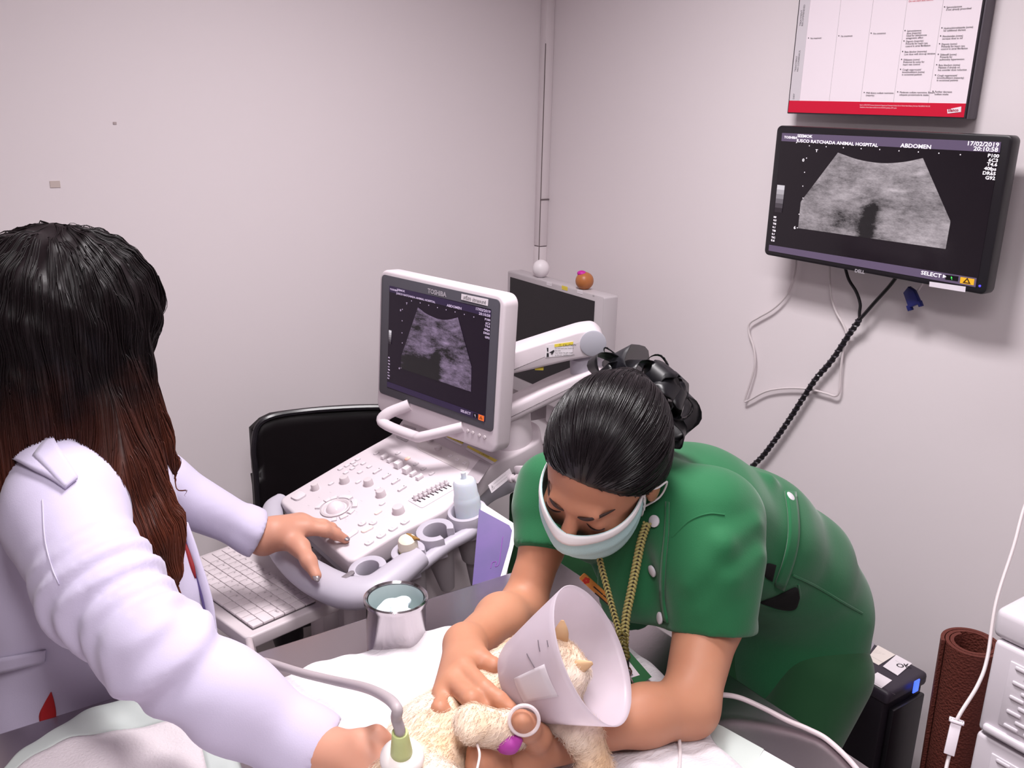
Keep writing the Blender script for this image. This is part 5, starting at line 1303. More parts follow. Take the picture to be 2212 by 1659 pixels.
# ================================================================== the nurse in green
NSR, NSL = U(1190, 1050, 1.46), U(1535, 1120, 1.31)
lat = unit(NSL - NSR)
ax_pts = [U(1400, 1075, 1.43), U(1500, 1100, 1.5), U(1610, 1150, 1.58), U(1690, 1215, 1.66), U(1730, 1300, 1.72), U(1722, 1390, 1.74)]
tun = Solid((.66, .6, .6), (1.55, 1.24, 1.24), .005)
tun.chain(ax_pts, [.085, .098, .103, .104, .106, .102], .035, yax, 1.2)
tun.cone(U(1722, 1390, 1.74), U(1706, 1445, 1.75), .102, .106, .03, yax, 1.2)
tun.cone(NSR, NSL, .05, .062, .05)
tun.ell(U(1385, 1190, 1.42), (.085, .12, .1), None, .05)
tun.ell(U(1395, 1260, 1.4), (.06, .1, .075), None, .05)
shR, shL = U(1172, 1180, 1.43), U(1532, 1330, 1.29)
tun.chain([NSR, U(1172, 1100, 1.45), shR, shR + (shR - NSR) * .3], [.048, .041, .037, .037], .025)
tun.chain([NSL, U(1535, 1220, 1.28), shL, shL + (shL - NSL) * .3], [.066, .06, .059, .06], .035)
tun.chain([U(1625, 1132, 1.262), U(1560, 1180, 1.232), U(1490, 1262, 1.232)], [.012, .0125, .004], .022)
tun.chain([U(1632, 1200, 1.25), U(1575, 1250, 1.228), U(1520, 1315, 1.234)], [.01, .011, .003], .02)
tun.chain([U(1660, 1040, 1.5), U(1640, 1110, 1.47), U(1650, 1180, 1.475)], [.008, .01, .003], .025)
dR, dL = unit(shR - NSR), unit(shL - NSL)
def nfold(x, y, z):
    a = U(1560, 1200, 1.3)
    r2 = (x - a[0]) ** 2 + (y - a[1]) ** 2 + (z - a[2]) ** 2
    f = .007 * np.sin(62 * (x * .5 + y * .6 - z * .8) + .6) * np.exp(-r2 / .014)
    f = f + .0022 * np.sin(30 * x + 24 * z + 3 * np.sin(14 * y)) * np.exp(-((z - .9) / .2) ** 2)
    return f
tun.disp(nfold)
tun.cut(shR + dR * .006, unit(dR - .25 * IU * 0), shR - .09, shR + .09)
tun.cut(shL + dL * .022, unit(dL), shL - .12, shL + .13)
tun.cut(U(1742, 1462, 1.75), (.1, 0, -1), (1.0, .5, .5), (1.62, 1.28, .8))
# neck opening
HC = U(1303, 1000, 1.26)
M_GREEN = mat('uniform_green', (34, 100, 62), .75, spec=.2, sheen=.2, bump=(500, .08))
# trousers
ntr = Solid((1.05, .65, .02), (1.58, 1.22, .85), .008)
hipc = U(1700, 1400, 1.74)
for dy in (-.085, .085):
    b = hipc + np.array([0, dy, 0])
    ntr.chain([b, np.array([1.185, .94 + dy * .85, .42]), np.array([1.21, .94 + dy, .07])], [.085, .068, .054], .04)
# arms and hands
hN = []
eR = Z(1128, 1316, .908); wR = Z(1003, 1392, .962)
ar = Solid(np.min([NSR, eR, wR, Z(1000, 1560, .93)], 0) - .06, np.max([NSR, eR, wR, Z(1110, 1470, .95)], 0) + .05, .0026)
ar = Solid(np.minimum(ar.lo, Z(1110, 1530, 1.0) - .03), np.max([NSR, eR, wR, Z(1110, 1530, 1.0)], 0) + .05, .0026)
ar.chain([NSR, shR, eR], [.03, .0325, .033], .015)
ar.chain([eR, (eR * .6 + wR * .4) + np.array([0, 0, .004]), wR], [.034, .035, .0235], .02)
m_ = [Z(1036, 1424, .985), Z(1003, 1446, .99), Z(980, 1474, .985), Z(958, 1500, .975)]
for q in m_: ar.cone(wR, q, .021, .0145, .014)
ar.chain([m_[0], Z(1066, 1440, .985), Z(1086, 1458, .972), Z(1102, 1476, .957)], [.013, .0108, .0098, .0082], .005)
ar.chain([m_[1], Z(1046, 1490, 1.0), Z(1078, 1512, .997), Z(1104, 1530, .992)], [.013, .011, .0098, .008], .005)
ar.chain([m_[2], Z(1018, 1512, .998), Z(1040, 1532, .988), Z(1052, 1548, .975)], [.0128, .0108, .0095, .008], .005)
ar.chain([m_[3], Z(950, 1532, .98), Z(972, 1549, .972), Z(1003, 1548, .968)], [.0115, .0098, .0088, .0078], .005)
ar.chain([Z(1020, 1415, .95), Z(1055, 1455, .94), Z(1085, 1490, .94)], [.017, .0125, .009], .01)
eL = Z(1488, 1528, .898); wL = Z(1222, 1592, .912)
al = Solid(np.min([NSL, eL, wL, Z(1010, 1690, .9)], 0) - .055, np.max([NSL, eL, wL], 0) + .055, .0028)
al.chain([NSL, shL, eL], [.05, .046, .036], .02)
al.chain([eL, eL * .62 + wL * .38 + np.array([0, 0, .004]), wL], [.037, .036, .025], .02)
pc_ = Z(1120, 1628, .915)
al.cone(wL, pc_, .026, .03, .02).cone(pc_, Z(1075, 1632, .92), .028, .022, .015)
al.chain([Z(1175, 1605, .922), Z(1158, 1592, .955), Z(1138, 1570, .985), Z(1127, 1557, 1.0)], [.02, .0155, .0138, .0128], .01)
al.chain([Z(1080, 1612, .945), Z(1055, 1608, .962), Z(1030, 1622, .962), Z(1020, 1650, .952)], [.0135, .0115, .0102, .0085], .006)
al.chain([Z(1075, 1640, .935), Z(1045, 1645, .95), Z(1030, 1670, .945), Z(1040, 1690, .93)], [.0135, .0115, .0102, .0085], .006)
al.chain([Z(1085, 1665, .925), Z(1055, 1680, .935), Z(1045, 1700, .925)], [.013, .011, .009], .006)
# head
HU = unit(.58 * IU + .815 * IT); HF_ = unit(-.815 * IU + .58 * IT); HR = np.cross(HF_, HU)
yw = math.radians(-38)
HF_, HR = HF_ * math.cos(yw) - HR * math.sin(yw), HR * math.cos(yw) + HF_ * math.sin(yw)
rl = math.radians(10); RL = np.array(Matrix.Rotation(rl, 3, Vector(IT)))
HR, HF_, HU = RL @ HR, RL @ HF_, RL @ HU
H3 = np.stack([HR, HF_, HU], 1)
def hp_(r, f, u): return HC + HR * r + HF_ * f + HU * u
hd = Solid(HC - .2, HC + .19, .0036)
hd.ell(hp_(0, -.012, .03), (.074, .092, .088), H3, .01)
hd.ell(hp_(0, .03, -.03), (.06, .062, .085), H3, .025)
hd.ell(hp_(0, .045, -.085), (.038, .04, .03), H3, .02)
hd.cone(hp_(0, .088, .005), hp_(0, .108, -.028), .0075, .0125, .01)
hd.cone(hp_(-.03, .084, .017), hp_(.03, .084, .017), .008, None, .012)
for s in (-1, 1):
    hd.dent(hp_(.032 * s, .1, -.002), (.017, .016, .011), H3, .012)
    hd.ell(hp_(.031 * s, .078, -.003), (.0135, .0125, .011), H3, .004)
    hd.ell(hp_(.073 * s, -.005, -.02), (.008, .016, .03), H3, .006)
    hd.ell(hp_(.036 * s, .07, -.035), (.02, .02, .02), H3, .02)
hd.cone(hp_(0, -.03, -.06), (NSR + NSL) / 2 + np.array([0, 0, .02]), .052, .056, .02)
core = Solid(np.min(ax_pts, 0) - .1, np.max(ax_pts, 0) + .1, .008); core.chain(ax_pts, [.05, .07, .075, .08, .09, .09], .03)
ns = mk('person', join([hd.mesh(2), ar.mesh(2), al.mesh(2), core.mesh(1)]), M_SKIN2, label='nurse in green uniform and face mask bending over the cat', cat='person', smooth=True, base=(1.3, .92, 0))
tn = mk('tunic', tun.mesh(2), M_GREEN, ns, smooth=True)
mk('trousers', ntr.mesh(1), mat('trousers_green', (20, 74, 38), .8, sheen=.2), ns, smooth=True)
for dy in (-.085, .085):
    s_ = Solid((1.05, .94 + dy - .07, 0), (1.38, .94 + dy + .07, .12), .005).cone((1.26, .94 + dy, .04), (1.11, .94 + dy, .03), .037, .033, .02); s_.cut((0, 0, .002), (0, 0, -1))
    mk('shoe', s_.mesh(1), mat('shoe_white', (220, 216, 220), .5), ns, smooth=True)
# uniform details
M_GRN2 = M_GREEN
mk('side_strap', patch_rows(tun, rows_from([(1693, 1062), (1700, 1110), (1700, 1160), (1690, 1210), (1672, 1262)], [(1716, 1066), (1722, 1115), (1722, 1165), (1712, 1215), (1692, 1272)], 5), .004, .001, 0, 1.42), M_GRN2, tn, smooth=True)
M_BTN = mat('button_pearl', (210, 206, 212), .25)
for x, y, s in ((1704, 1075, .0085), (1416, 1126, .0085), (1413, 1232, .0085), (1430, 1335, .0085)):
    p = hit(tun, x, y); g = grad(tun, p[None])[0]
    mk('button', lathe([(s, 0), (s, .002), (s * .8, .003), (0, .003)], 20, frame(p + g * .0025, None, unit(np.cross(g, (.3, .2, 1))), g)), M_BTN, tn)
M_POCK = mat('recess_shade', (12, 10, 12), .9)  # near-black colour paints the shade in the pocket and strap gap
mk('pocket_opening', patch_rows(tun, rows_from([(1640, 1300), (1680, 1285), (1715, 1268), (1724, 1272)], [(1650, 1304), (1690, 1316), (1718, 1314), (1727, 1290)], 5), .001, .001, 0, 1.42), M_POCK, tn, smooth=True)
mk('pocket_edge', tube(np.array([hit(tun, *q, d0=1.42) for q in spline([(1640, 1302), (1665, 1312), (1695, 1317), (1718, 1312), (1728, 1292), (1724, 1262)], 5)]), .002, 6), M_GRN2, tn)
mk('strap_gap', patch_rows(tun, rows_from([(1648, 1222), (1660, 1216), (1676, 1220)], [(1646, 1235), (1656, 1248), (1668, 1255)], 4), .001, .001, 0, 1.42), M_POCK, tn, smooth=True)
mk('waist_seam', tube(np.array([hit(tun, *q, d0=1.42) for q in spline([(1712, 1242), (1760, 1265), (1815, 1298), (1862, 1325)], 5)]), .0025, 6), M_GRN2, tn)
mk('front_placket', patch_rows(tun, rows_from([(1440, 1085), (1438, 1150), (1432, 1220), (1430, 1290), (1438, 1340)], [(1447, 1085), (1446, 1150), (1440, 1220), (1438, 1290), (1447, 1345)], 3), .003, .001), M_GRN2, tn, smooth=True)
mk('sleeve_seam', tube(np.array([hit(tun, *q) for q in spline([(1452, 1160), (1490, 1125), (1530, 1110), (1565, 1112)], 6)]), .0015, 6), M_GRN2, tn)
ring(shR + dR * .004, .0362, dR, .0028, M_GREEN, tn, 'sleeve_hem'); ring(shL + dL * .019, .0588, dL, .0028, M_GREEN, tn, 'sleeve_hem')
_h = ('sleeve_hem', tube(np.array([hit(tun, *q) for q in spline([(1124, 1165), (1150, 1172), (1185, 1172), (1205, 1168)], 6)]), .0012, 6), M_GRN2, tn)
# hair combed back to a bun
nh = Solid(HC - .2, HC + .2, .004)
nh.ell(hp_(0, -.018, .034), (.0815, .098, .09), H3, .01)
nh.ell(hp_(0, -.03, -.01), (.08, .07, .07), H3, .02)
n_ = HF_ * .79 - HU * .61
for s in (-1, 1): pass
nh.cut(hp_(0, .071, .062), n_)
nh.ell(hp_(.015, -.11, .02), (.035, .028, .035), H3, .02)
M_NHAIR = hair_mat('hair_black', (24, 19, 22), (30, 23, 24), .9, 1.2, .3, .4)
NV, NF = nh.mesh(2)
nhm = mk('hair', (NV, NF), M_NHAIR, ns, smooth=True)
BUN = hp_(.015, -.125, .02)
cnt = 4200
P0 = NV[nrng.integers(0, len(NV), cnt)]
def ndir(P, t): v = BUN - P; return v / np.linalg.norm(v, axis=1)[:, None]
paths = trace(nh, P0, ndir, nrng.uniform(.003, .0065, cnt), 14, nrng.uniform(-.0004, .0016, cnt))
mk('strands', strands(list(paths), nrng.uniform(.0004, .0008, cnt)), M_NHAIR, nhm, kind='stuff', smooth=True)
# face: brows, lash lines
M_BROW = mat('brow_dark', (52, 34, 30), .7)
def face_pt(r, u, lift=.0):
    o_ = hp_(r * .4, 0, u); 
    t = np.linspace(.02, .16, 200); P = hp_(r, 0, u) + t[:, None] * HF_
    v = hd.value(P); i = len(v) - 1 - np.argmax(v[::-1] < 0); return P[i] + HF_ * lift
def on_face(keys, n=13):
    K = np.array(keys, float); t = np.linspace(0, 1, n); kt = np.linspace(0, 1, len(K))
    P = np.array([face_pt(np.interp(q, kt, K[:, 0]), np.interp(q, kt, K[:, 1]), .0012) for q in t])
    return np.stack([np.polyval(np.polyfit(t, P[:, i], 2), t) for i in range(3)], 1)
for s in (-1, 1):
    mk('eyebrow', tube(on_face([(s * x, u_) for x, u_ in ((.011, .012), (.024, .0175), (.038, .0195), (.05, .014))]), [.0018, .0034, .003, .001], 8, flat=.6, up=HF_), M_BROW, ns)
    mk('eyelashes', tube(on_face([(s * x, u_) for x, u_ in ((.019, -.009), (.027, -.0125), (.036, -.012), (.044, -.0085))]), [.0007, .0014, .0014, .0008], 6), M_BROW, ns)
# surgical mask
def mask_pt(a, v):
    a = math.radians((a - .5) * 168)
    nose = math.exp(-(a / .26) ** 2)
    top = -.014 + .006 * nose - .004 * math.cos(a * 2.1) + .012 * abs(a) ** 1.5 * .6
    bot = -.118 + .062 * (abs(a) / 1.45) ** 2.2
    u_ = top * (1 - v) + bot * v
    rr = .064 + .038 * math.cos(a) ** 1.0 * (1 - .35 * (2 * v - .75) ** 2)
    rr += .012 * nose * math.exp(-((v - .25) / .3) ** 2) + .0012 * math.sin(v * 22)
    return hp_(rr * math.sin(a) * .98, .006 + rr * math.cos(a) * 1.04, u_)
g0 = grid(mask_pt, 41, 17)
msk = mk('face_mask', slab(g0, 41, 17, .0015), mat('mask_cyan', (182, 218, 220), .7, bump=(400, .1)), ns, smooth=True)
mk('mask_top_band', slab(grid(lambda a, v: mask_pt(a, v * .13) + (mask_pt(a, v * .13) - hp_(0, 0, -.05)) * .012, 41, 5), 41, 5, .001), mat('mask_white', (232, 230, 232), .7), msk, smooth=True)
for s in (0, 1):
    e0, e1 = mask_pt(s, .05), mask_pt(s, .95); sg = 1 if s else -1
    mk('mask_side', slab(grid(lambda v, w_: mask_pt(s + (-.035 if s else .035) * w_, v) * 1 + (HR * sg) * .0015, 9, 3), 9, 3, .002), MATS['mask_white'], msk, smooth=True)
    mk('ear_loop', tube(spline([e0, hp_(sg * .08, -.0, -.005), hp_(sg * .085, -.022, -.02), hp_(sg * .08, -.012, -.05), e1], 8), .0014, 6), MATS['mask_white'], msk)
# black ribbon bow at the back of the head
M_RIB = mat('ribbon_black', (16, 15, 20), .4, alpha=.93); M_SHEER = mat('ribbon_sheer', (30, 29, 36), .5, alpha=.55)
bow = empty('b', (0, 0, 0)); bpy.data.objects.remove(bow)
BC_ = U(1398, 866, 1.34)
bw_ = mk('ribbon_knot', ellipsoid(BC_, (.03, .03, .026), None), M_RIB, ns, smooth=True)
def loop(tip, w_, m, fat=.4, roll=0.):
    tip = np.array(tip); d = tip - BC_; L_ = np.linalg.norm(d); d = d / L_
    s = unit(np.cross(d, IT)); s = s * math.cos(roll) + np.cross(d, s) * math.sin(roll); n = np.cross(d, s)
    def f(u, v):
        a = u * 2 * math.pi
        return BC_ + d * (L_ * (.5 - .5 * math.cos(a))) + s * (L_ * fat * .5 * math.sin(a) * (1 - .3 * math.cos(a))) + n * ((v - .5) * w_ * (.35 + .65 * math.sin(a / 2)) + .004 * math.sin(5 * a + 9 * v))
    return mk('ribbon_loop', slab(grid(f, 28, 6), 28, 6, .0007), m, ns, smooth=True)
for x, y, d, w_, m, fat, ro in ((1282, 772, 1.33, .035, M_RIB, .35, .3), (1300, 800, 1.31, .03, M_RIB, .4, .9), (1338, 758, 1.34, .045, M_SHEER, .75, .9), (1360, 785, 1.32, .04, M_RIB, .8, .5), (1424, 768, 1.35, .009, M_RIB, .5, 0), (1478, 822, 1.34, .035, M_SHEER, .6, .4), (1476, 862, 1.31, .04, M_RIB, .7, .8), (1494, 885, 1.34, .016, M_RIB, .55, .1), (1470, 955, 1.36, .035, M_RIB, .45, .6), (1446, 795, 1.32, .035, M_RIB, .8, 1.), (1306, 752, 1.37, .004, M_RIB, .14, 0), (1488, 905, 1.38, .045, M_RIB, .8, .3), (1455, 840, 1.3, .04, M_RIB, .8, .2)):
    loop(U(x, y, d), w_, m, fat, ro)
# lanyard, clip and cards
lan = empty('lanyard', U(1350, 1440, 1.29), 'gold and green braided lanyard with a card hanging from the nurse', 'lanyard')
def braid(P, wd, name, m):
    P = spline(P, 40); s = np.concatenate([[0], np.cumsum(np.linalg.norm(np.diff(P, axis=0), axis=1))]); n = int(s[-1] / .0012)
    t = np.linspace(0, s[-1], n); C_ = np.stack([np.interp(t, s, P[:, i]) for i in range(3)], 1)
    T = np.gradient(C_, axis=0); T /= np.linalg.norm(T, axis=1)[:, None]; a = np.cross(T, IT); a /= np.linalg.norm(a, axis=1)[:, None]; b = np.cross(a, T)
    out = []
    for k in range(4):
        ph_ = 2 * math.pi * (t / .021 + k / 4)
        out.append(tube(C_ + a * (wd * np.sin(ph_))[:, None] + b * (wd * .55 * np.sin(2 * ph_))[:, None], wd * .44, 6))
    mk('braid_core', tube(C_, wd * .6, 6), M_BLKMAT, lan, smooth=True)
    return mk(name, join(out), m, lan, smooth=True)
M_GOLD = mat('braid_gold', (158, 148, 92), .5); M_GOLD2 = mat('braid_olive', (96, 86, 40), .5)
def sp_(x, y):
    d = (hit(tun, x, y) - CAM_C) @ -IT; return U(x, y, min(d - .014, 1.29))
e_ = U(1344, 1388, 1.29); e2 = U(1350, 1424, 1.29)
braid([sp_(1290, 1170), sp_(1297, 1215), sp_(1310, 1265), sp_(1322, 1310), e_], .0034, 'strap', M_GOLD)
braid([sp_(1398, 1130), sp_(1385, 1170), sp_(1374, 1225), sp_(1362, 1285), sp_(1352, 1335), e_ + IR * .003], .0046, 'strap', M_GOLD)
braid([U(1343, 1365, 1.288), e_, e2], .006, 'strap_end', M_GOLD2)
M_CHR = mat('chrome', (200, 196, 200), .15, 1.)
mk('crimp', box((0, 0, 0), (.009, .016, .004), .001, M=frame((e2 + U(1354, 1442, 1.288)) / 2, unit(IR), None, IT)), M_BLKPL, lan)
rg = U(1353, 1452, 1.288)
mk('clip_ring', tube([rg + .007 * (math.cos(a) * IR + math.sin(a) * IU) for a in np.linspace(0, 2 * math.pi, 20)], .0014, 6), M_CHR, lan)
mk('clip_hook', join([tube(spline([U(1352, 1460, 1.286), U(1360, 1475, 1.284), U(1368, 1490, 1.282)], 5), .002, 6), tube(spline([U(1358, 1458, 1.286), U(1366, 1472, 1.284), U(1372, 1488, 1.282)], 5), .0014, 6)]), M_CHR, lan)
CDm = frame(U(1352, 1440, 1.298), unit(IR * .8 - IU * .5), None, unit(IT + .25 * IU))
def cq(*P): return [tuple(PL(CDm, *p)) for p in P][::-1]
mk('card_holder', prism(cq((1300, 1398), (1345, 1390), (1408, 1462), (1352, 1500)), -.003, CDm), mat('holder_green', (20, 92, 44), .4), lan)
cd = mk('card', sheet(cq((1312, 1410), (1338, 1402), (1382, 1458), (1344, 1470)), sh(CDm, 0, 0, .0004), .0006), M_LABW, lan)
mk('card_photo', sheet(cq((1322, 1424), (1334, 1420), (1368, 1458), (1347, 1466)), sh(CDm, 0, 0, .0012), .0004), mat('photo_grey', (122, 122, 134), .5), cd)
mk('card_header', sheet(cq((1312, 1410), (1338, 1402), (1343, 1408), (1317, 1416)), sh(CDm, 0, 0, .0012), .0004), mat('card_mint', (150, 206, 170), .5), cd)
TG = frame(hit(tun, 1300, 1268) + IT * .006 - .004 * IU, unit(IR * .75 - IU * .66), None, unit(IT * .9 - .3 * IU))
tg = mk('name_tag', prism(smoothpoly(cq2 := [tuple(PL(TG, *p)) for p in ((1250, 1248), (1262, 1236), (1336, 1303), (1325, 1317))][::-1], .003), .003, TG, .0008), mat('tag_orange', (214, 140, 66), .4), ns)
fc = PL(TG, 1266, 1252)
mk('tag_flower', join([lathe([(.0026, 0), (.0022, .0005), (0, .0006)], 10, sh(TG, fc[0] + .0032 * math.cos(a), fc[1] + .0032 * math.sin(a), .0031)) for a in np.arange(5) * 2 * math.pi / 5]), mat('flower_red', (200, 50, 40), .5), tg)
b0_, b1_ = PL(TG, 1280, 1267), PL(TG, 1283, 1281); an = math.degrees(math.atan2(*(PL(TG, 1320, 1302) - b0_)[::-1]))
mk('tag_print', text_geo([('\u0e2a\u0e31\u0e15\u0e27\u0e41\u0e1e\u0e17\u0e22\u0e4c'[:0] + '\u2014\u2014 \u2014\u2014', *b0_, .009, 'LEFT', an, 1, .0006), ('\u2014\u2014\u2014\u2014', *b1_, .009, 'LEFT', an, 1, .0006)], sh(TG, 0, 0, .0036)), M_INK2, tg, smooth=False)

# ================================================================== the cat and what is on it
cat_ = Solid((.22, .5, .85), (.86, 1.0, 1.1), .0034)
cb_ = [Z(1155, 1452, .93), Z(1120, 1490, .925), Z(1040, 1548, .925), Z(955, 1618, .92), Z(850, 1720, .912)]
cat_.chain(cb_, [.045, .05, .052, .057, .055], .03)
cat_.chain([Z(1155, 1500, .945), Z(1212, 1533, .965), Z(1262, 1590, .955), Z(1290, 1665, .92), Z(1297, 1720, .9)], [.03, .0215, .0185, .0175, .018], .015)
cat_.chain([Z(1150, 1560, .945), Z(1100, 1578, .975), Z(1060, 1572, .99), Z(1020, 1563, .995)], [.026, .0185, .0175, .0215], .012)
for x, y in ((1006, 1556), (1003, 1568), (1008, 1580), (1016, 1590)): cat_.ell(Z(x, y, .995), (.0088, .0088, .009), None, .006)
# loose hind leg towards the viewer
cat_.chain([Z(900, 1690, .93), Z(960, 1720, .95)], [.04, .03], .02)
CRC = U(1282, 1412, 1.065); CAX = unit(.86 * (.88 * IR + .48 * IU) + .36 * IT)
hc = CRC - CAX * .066
cat_.cone(cb_[0], hc, .04, .04, .025)
cat_.ell(hc, (.043, .043, .04), None, .015)
cat_.ell(hc + CAX * .03 - IU * .01 + IR * .006, (.02, .02, .018), None, .012)
for s in (-1, 1):
    e1_ = hc + unit(np.cross(CAX, IT)) * s * .028 + IT * .012
    cat_.cone(e1_, e1_ + unit(np.cross(CAX, IT)) * s * .014 + IT * .012 + CAX * .018, .0125, .0035, .006)
ears = []
cat_.disp(lambda x, y, z: .0014 * np.sin(150 * x + 90 * y) * np.sin(130 * y + 70 * z))
m = bpy.data.materials.new('cat_fur'); m.use_nodes = True; nt = m.node_tree; p = nt.nodes['Principled BSDF']
tcn = nt.nodes.new('ShaderNodeNewGeometry'); nz = nt.nodes.new('ShaderNodeTexNoise'); nz.inputs['Scale'].default_value = 11; nz.inputs['Detail'].default_value = 5
nt.links.new(tcn.outputs['Position'], nz.inputs['Vector']); rp_ = nt.nodes.new('ShaderNodeValToRGB'); nt.links.new(nz.outputs['Fac'], rp_.inputs['Fac'])
rp_.color_ramp.elements[0].position = .42; rp_.color_ramp.elements[0].color = srgb(232, 215, 200); rp_.color_ramp.elements[1].position = .66; rp_.color_ramp.elements[1].color = srgb(220, 186, 150)
nt.links.new(rp_.outputs['Color'], p.inputs['Base Color']); p.inputs['Roughness'].default_value = .8; p.inputs['Sheen Weight'].default_value = .3
CV, CF = cat_.mesh(2)
ct_ = mk('cat', (CV, CF), m, label='cream and ginger cat lying on its back in a plastic cone', cat='cat', smooth=True)
cnt = 34000
P0 = CV[nrng.integers(0, len(CV), cnt)]
tail = unit(cb_[-1] - cb_[0])
g = grad(cat_, P0); T = tail + nrng.normal(0, .25, (cnt, 3)); T -= (T * g).sum(1)[:, None] * g; T /= np.linalg.norm(T, axis=1)[:, None]
pawm = np.exp(-((P0 - Z(1020, 1565, .995)) ** 2).sum(1) / .0012)
Ls = nrng.uniform(.006, .013, cnt) * (1 - .45 * pawm)
pp = np.stack([P0 - g * .001, P0 + T * (Ls * .5)[:, None] + g * (Ls * .16)[:, None], P0 + T * Ls[:, None] + g * (Ls * .2)[:, None]], 1)
mk('fur', strands(list(pp), .0002, 3), m, ct_, kind='stuff', smooth=True)
for P_ in ((U(1204, 1396, 1.1), U(1212, 1366, 1.08), U(1215, 1340, 1.075)), (U(1222, 1448, 1.08), U(1252, 1440, 1.065), U(1280, 1432, 1.06))):
    mk('ear', tube(spline(P_, 5), [.011, .0105, .009, .006, .002], 12, flat=.45, up=IT), mat('ear_tan', (206, 168, 128), .7), ct_)
mk('ear_inner', tube([hc + unit(np.cross(CAX, IT)) * -.036 + IT * .022 + CAX * .004, hc + unit(np.cross(CAX, IT)) * -.043 + IT * .028 + CAX * .013], [.006, .002], 8), mat('ear_pink', (214, 160, 110), .6), ct_)
# plastic cone collar
m = bpy.data.materials.new('cone_plastic'); m.use_nodes = True; nt = m.node_tree; p = nt.nodes['Principled BSDF']
p.inputs['Base Color'].default_value = srgb(226, 216, 226); p.inputs['Roughness'].default_value = .35
tl_ = nt.nodes.new('ShaderNodeBsdfTranslucent'); tl_.inputs[0].default_value = srgb(232, 222, 230); tp = nt.nodes.new('ShaderNodeBsdfTransparent')
mx1 = nt.nodes.new('ShaderNodeMixShader'); mx1.inputs[0].default_value = .5; mx2 = nt.nodes.new('ShaderNodeMixShader'); mx2.inputs[0].default_value = .26
nt.links.new(p.outputs[0], mx1.inputs[1]); nt.links.new(tl_.outputs[0], mx1.inputs[2]); nt.links.new(mx1.outputs[0], mx2.inputs[1]); nt.links.new(tp.outputs[0], mx2.inputs[2]); nt.links.new(mx2.outputs[0], nt.nodes['Material Output'].inputs[0])
KN = frame(CRC, unit(IU - CAX * (IU @ CAX)), None, CAX)
prof = [(.044, -.105), (.05, -.095), (.066, -.05), (.08, -.008), (.0825, 0), (.0815, .001), (.079, -.008), (.065, -.05), (.049, -.095), (.043, -.105)]
cone = mk('cone_collar', lathe(prof, 64, KN, cap=False), m, label='frosted plastic cone collar round the head of the cat', cat='collar', smooth=True)
def on_cone(a, t, off=.0012): r_ = .05 + (.08 - .05) * t + off; return (KN @ np.array([r_ * math.cos(a), r_ * math.sin(a), -.095 + .087 * t, 1]))[:3]
def cone_angle(px, py):
    best = min(((np.linalg.norm((lambda q: np.array([1106 + CAM_F * q[0] / -q[2], 829.5 - CAM_F * q[1] / -q[2]]))(CAM_R.T @ (on_cone(a, t) - CAM_C)) - (px, py)), a, t) for a in np.linspace(0, 2 * math.pi, 72) for t in np.linspace(.05, .95, 12) if (on_cone(a, t) - CRC) @ IT > -.02), key=lambda b: b[0])
    return best[1], best[2]
a0, t0 = cone_angle(1190, 1475)
mk('fastener_strip', slab(grid(lambda u, v: on_cone(a0 + (u - .5) * .5, .2 + .6 * v, .0014), 10, 6), 10, 6, .0008), mat('strip_clear', (232, 224, 230), .3, alpha=.5), cone, smooth=True)
for x0_, y0_, x1_, y1_ in ((1139, 1412, 1151, 1440), (1162, 1378, 1170, 1406), (1184, 1384, 1186, 1392)):
    A0_, B0_ = cone_angle(x0_, y0_), cone_angle(x1_, y1_)
    mk('slit_mark', tube([on_cone(A0_[0] * (1 - k_) + B0_[0] * k_, A0_[1] * (1 - k_) + B0_[1] * k_) for k_ in np.linspace(0, 1, 5)], .0005, 5), mat('slit_dark', (92, 84, 92), .6), cone)
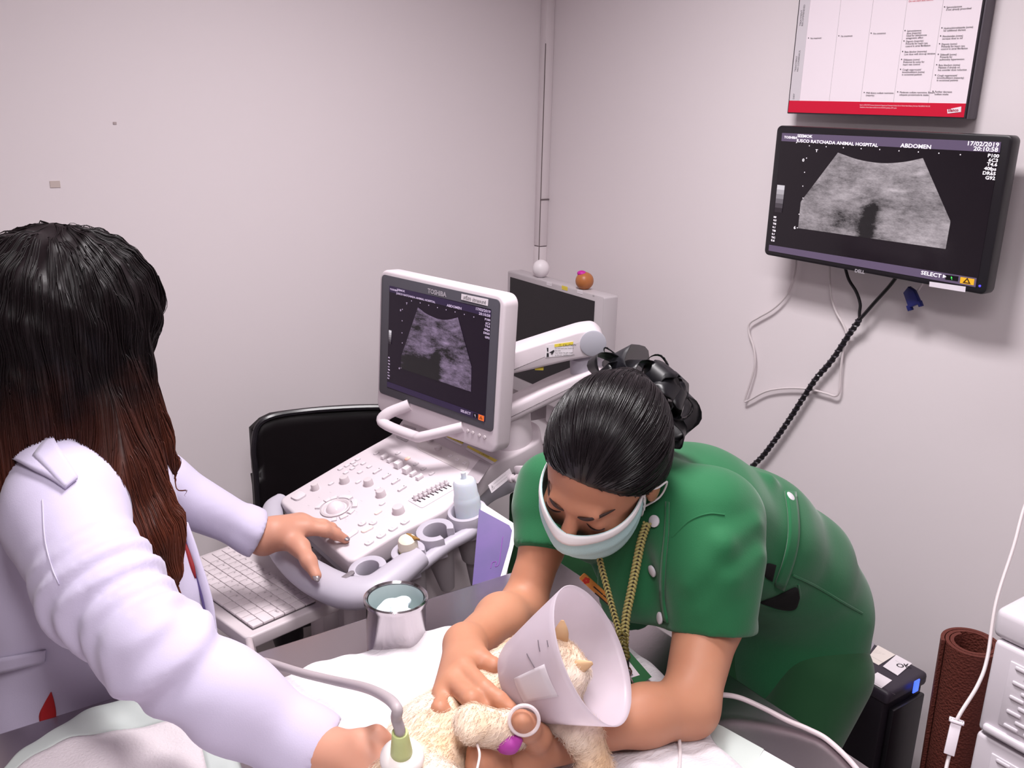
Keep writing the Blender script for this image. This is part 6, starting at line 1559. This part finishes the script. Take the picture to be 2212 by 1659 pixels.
# purple bandage and the clear loop at the raised paw
bp = [Z(1078, 1592, .978), Z(1090, 1604, .976), Z(1105, 1606, .976), Z(1122, 1592, .98)]
mk('purple_bandage', tube(spline(bp, 6), [.006, .012, .0115, .006], 10, flat=1.0), mat('bandage_purple', (164, 58, 150), .6), label='purple bandage wrapped on the raised front paw of the cat', cat='bandage')
rc = Z(1132, 1556, 1.004); e1_, e2_ = IR, IU
mk('clear_loop', tube([rc + .0162 * (math.cos(a) * e1_ + math.sin(a) * e2_) for a in np.linspace(0, 2 * math.pi, 40)], .0022, 8), mat('loop_clear', (240, 228, 230), .1, alpha=.6), label='clear tubing loop round the thumb of the nurse', cat='tube')
dl = [Z(1030, 1606, .985), Z(1036, 1630, .985), Z(1030, 1665, .98), Z(1020, 1720, .96)]
mk('paw_line', tube(spline(dl, 6), .0014, 8), MATS['loop_clear'], label='thin clear drip line running from the raised paw', cat='tube')
# probe in the hand of the woman in white, with its cable
PX = unit(.82 * IU + .57 * IT + .02 * IR)
PBM = frame(PRB - PX * .006, unit(IR - PX * (IR @ PX)), None, PX)
pb = empty('ultrasound_probe', PRB, 'white ultrasound probe with a green collar held on the cat', 'probe')
b = lathe([(0, -.014), (.015, -.013), (.021, -.007), (.0235, 0), (.0228, .006), (.018, .010), (.0115, .0115)], 36, PBM)
mk('probe_head', b, mat('probe_white', (232, 224, 222), .35), pb, smooth=True)
mk('green_collar', lathe([(.0118, .009), (.0112, .018), (.0092, .036), (.0084, .046), (.0075, .0475), (.0068, .046)], 28, PBM), mat('collar_green', (196, 206, 140), .45), pb, smooth=True)
e0 = (PBM @ np.array([0, 0, .04, 1]))[:3]
cb2 = [e0, e0 + PX * .012, e0 + PX * .02 + IU * .006 - IR * .003, Z(857, 1530, 1.062), Z(835, 1507, 1.045), Z(790, 1486, 1.005), Z(720, 1470, .945), Z(650, 1453, .915), Z(590, 1434, .885), Z(550, 1422, .868), np.array([.38, 1.212, .862]), np.array([.39, 1.235, .84]), np.array([.42, 1.25, .7]), np.array([.55, 1.3, .5]), np.array([.7, 1.4, .45])]
mk('probe_cable', tube(spline(cb2, 8), .0058, 12), mat('cable_grey', (172, 160, 164), .45), pb, smooth=True)
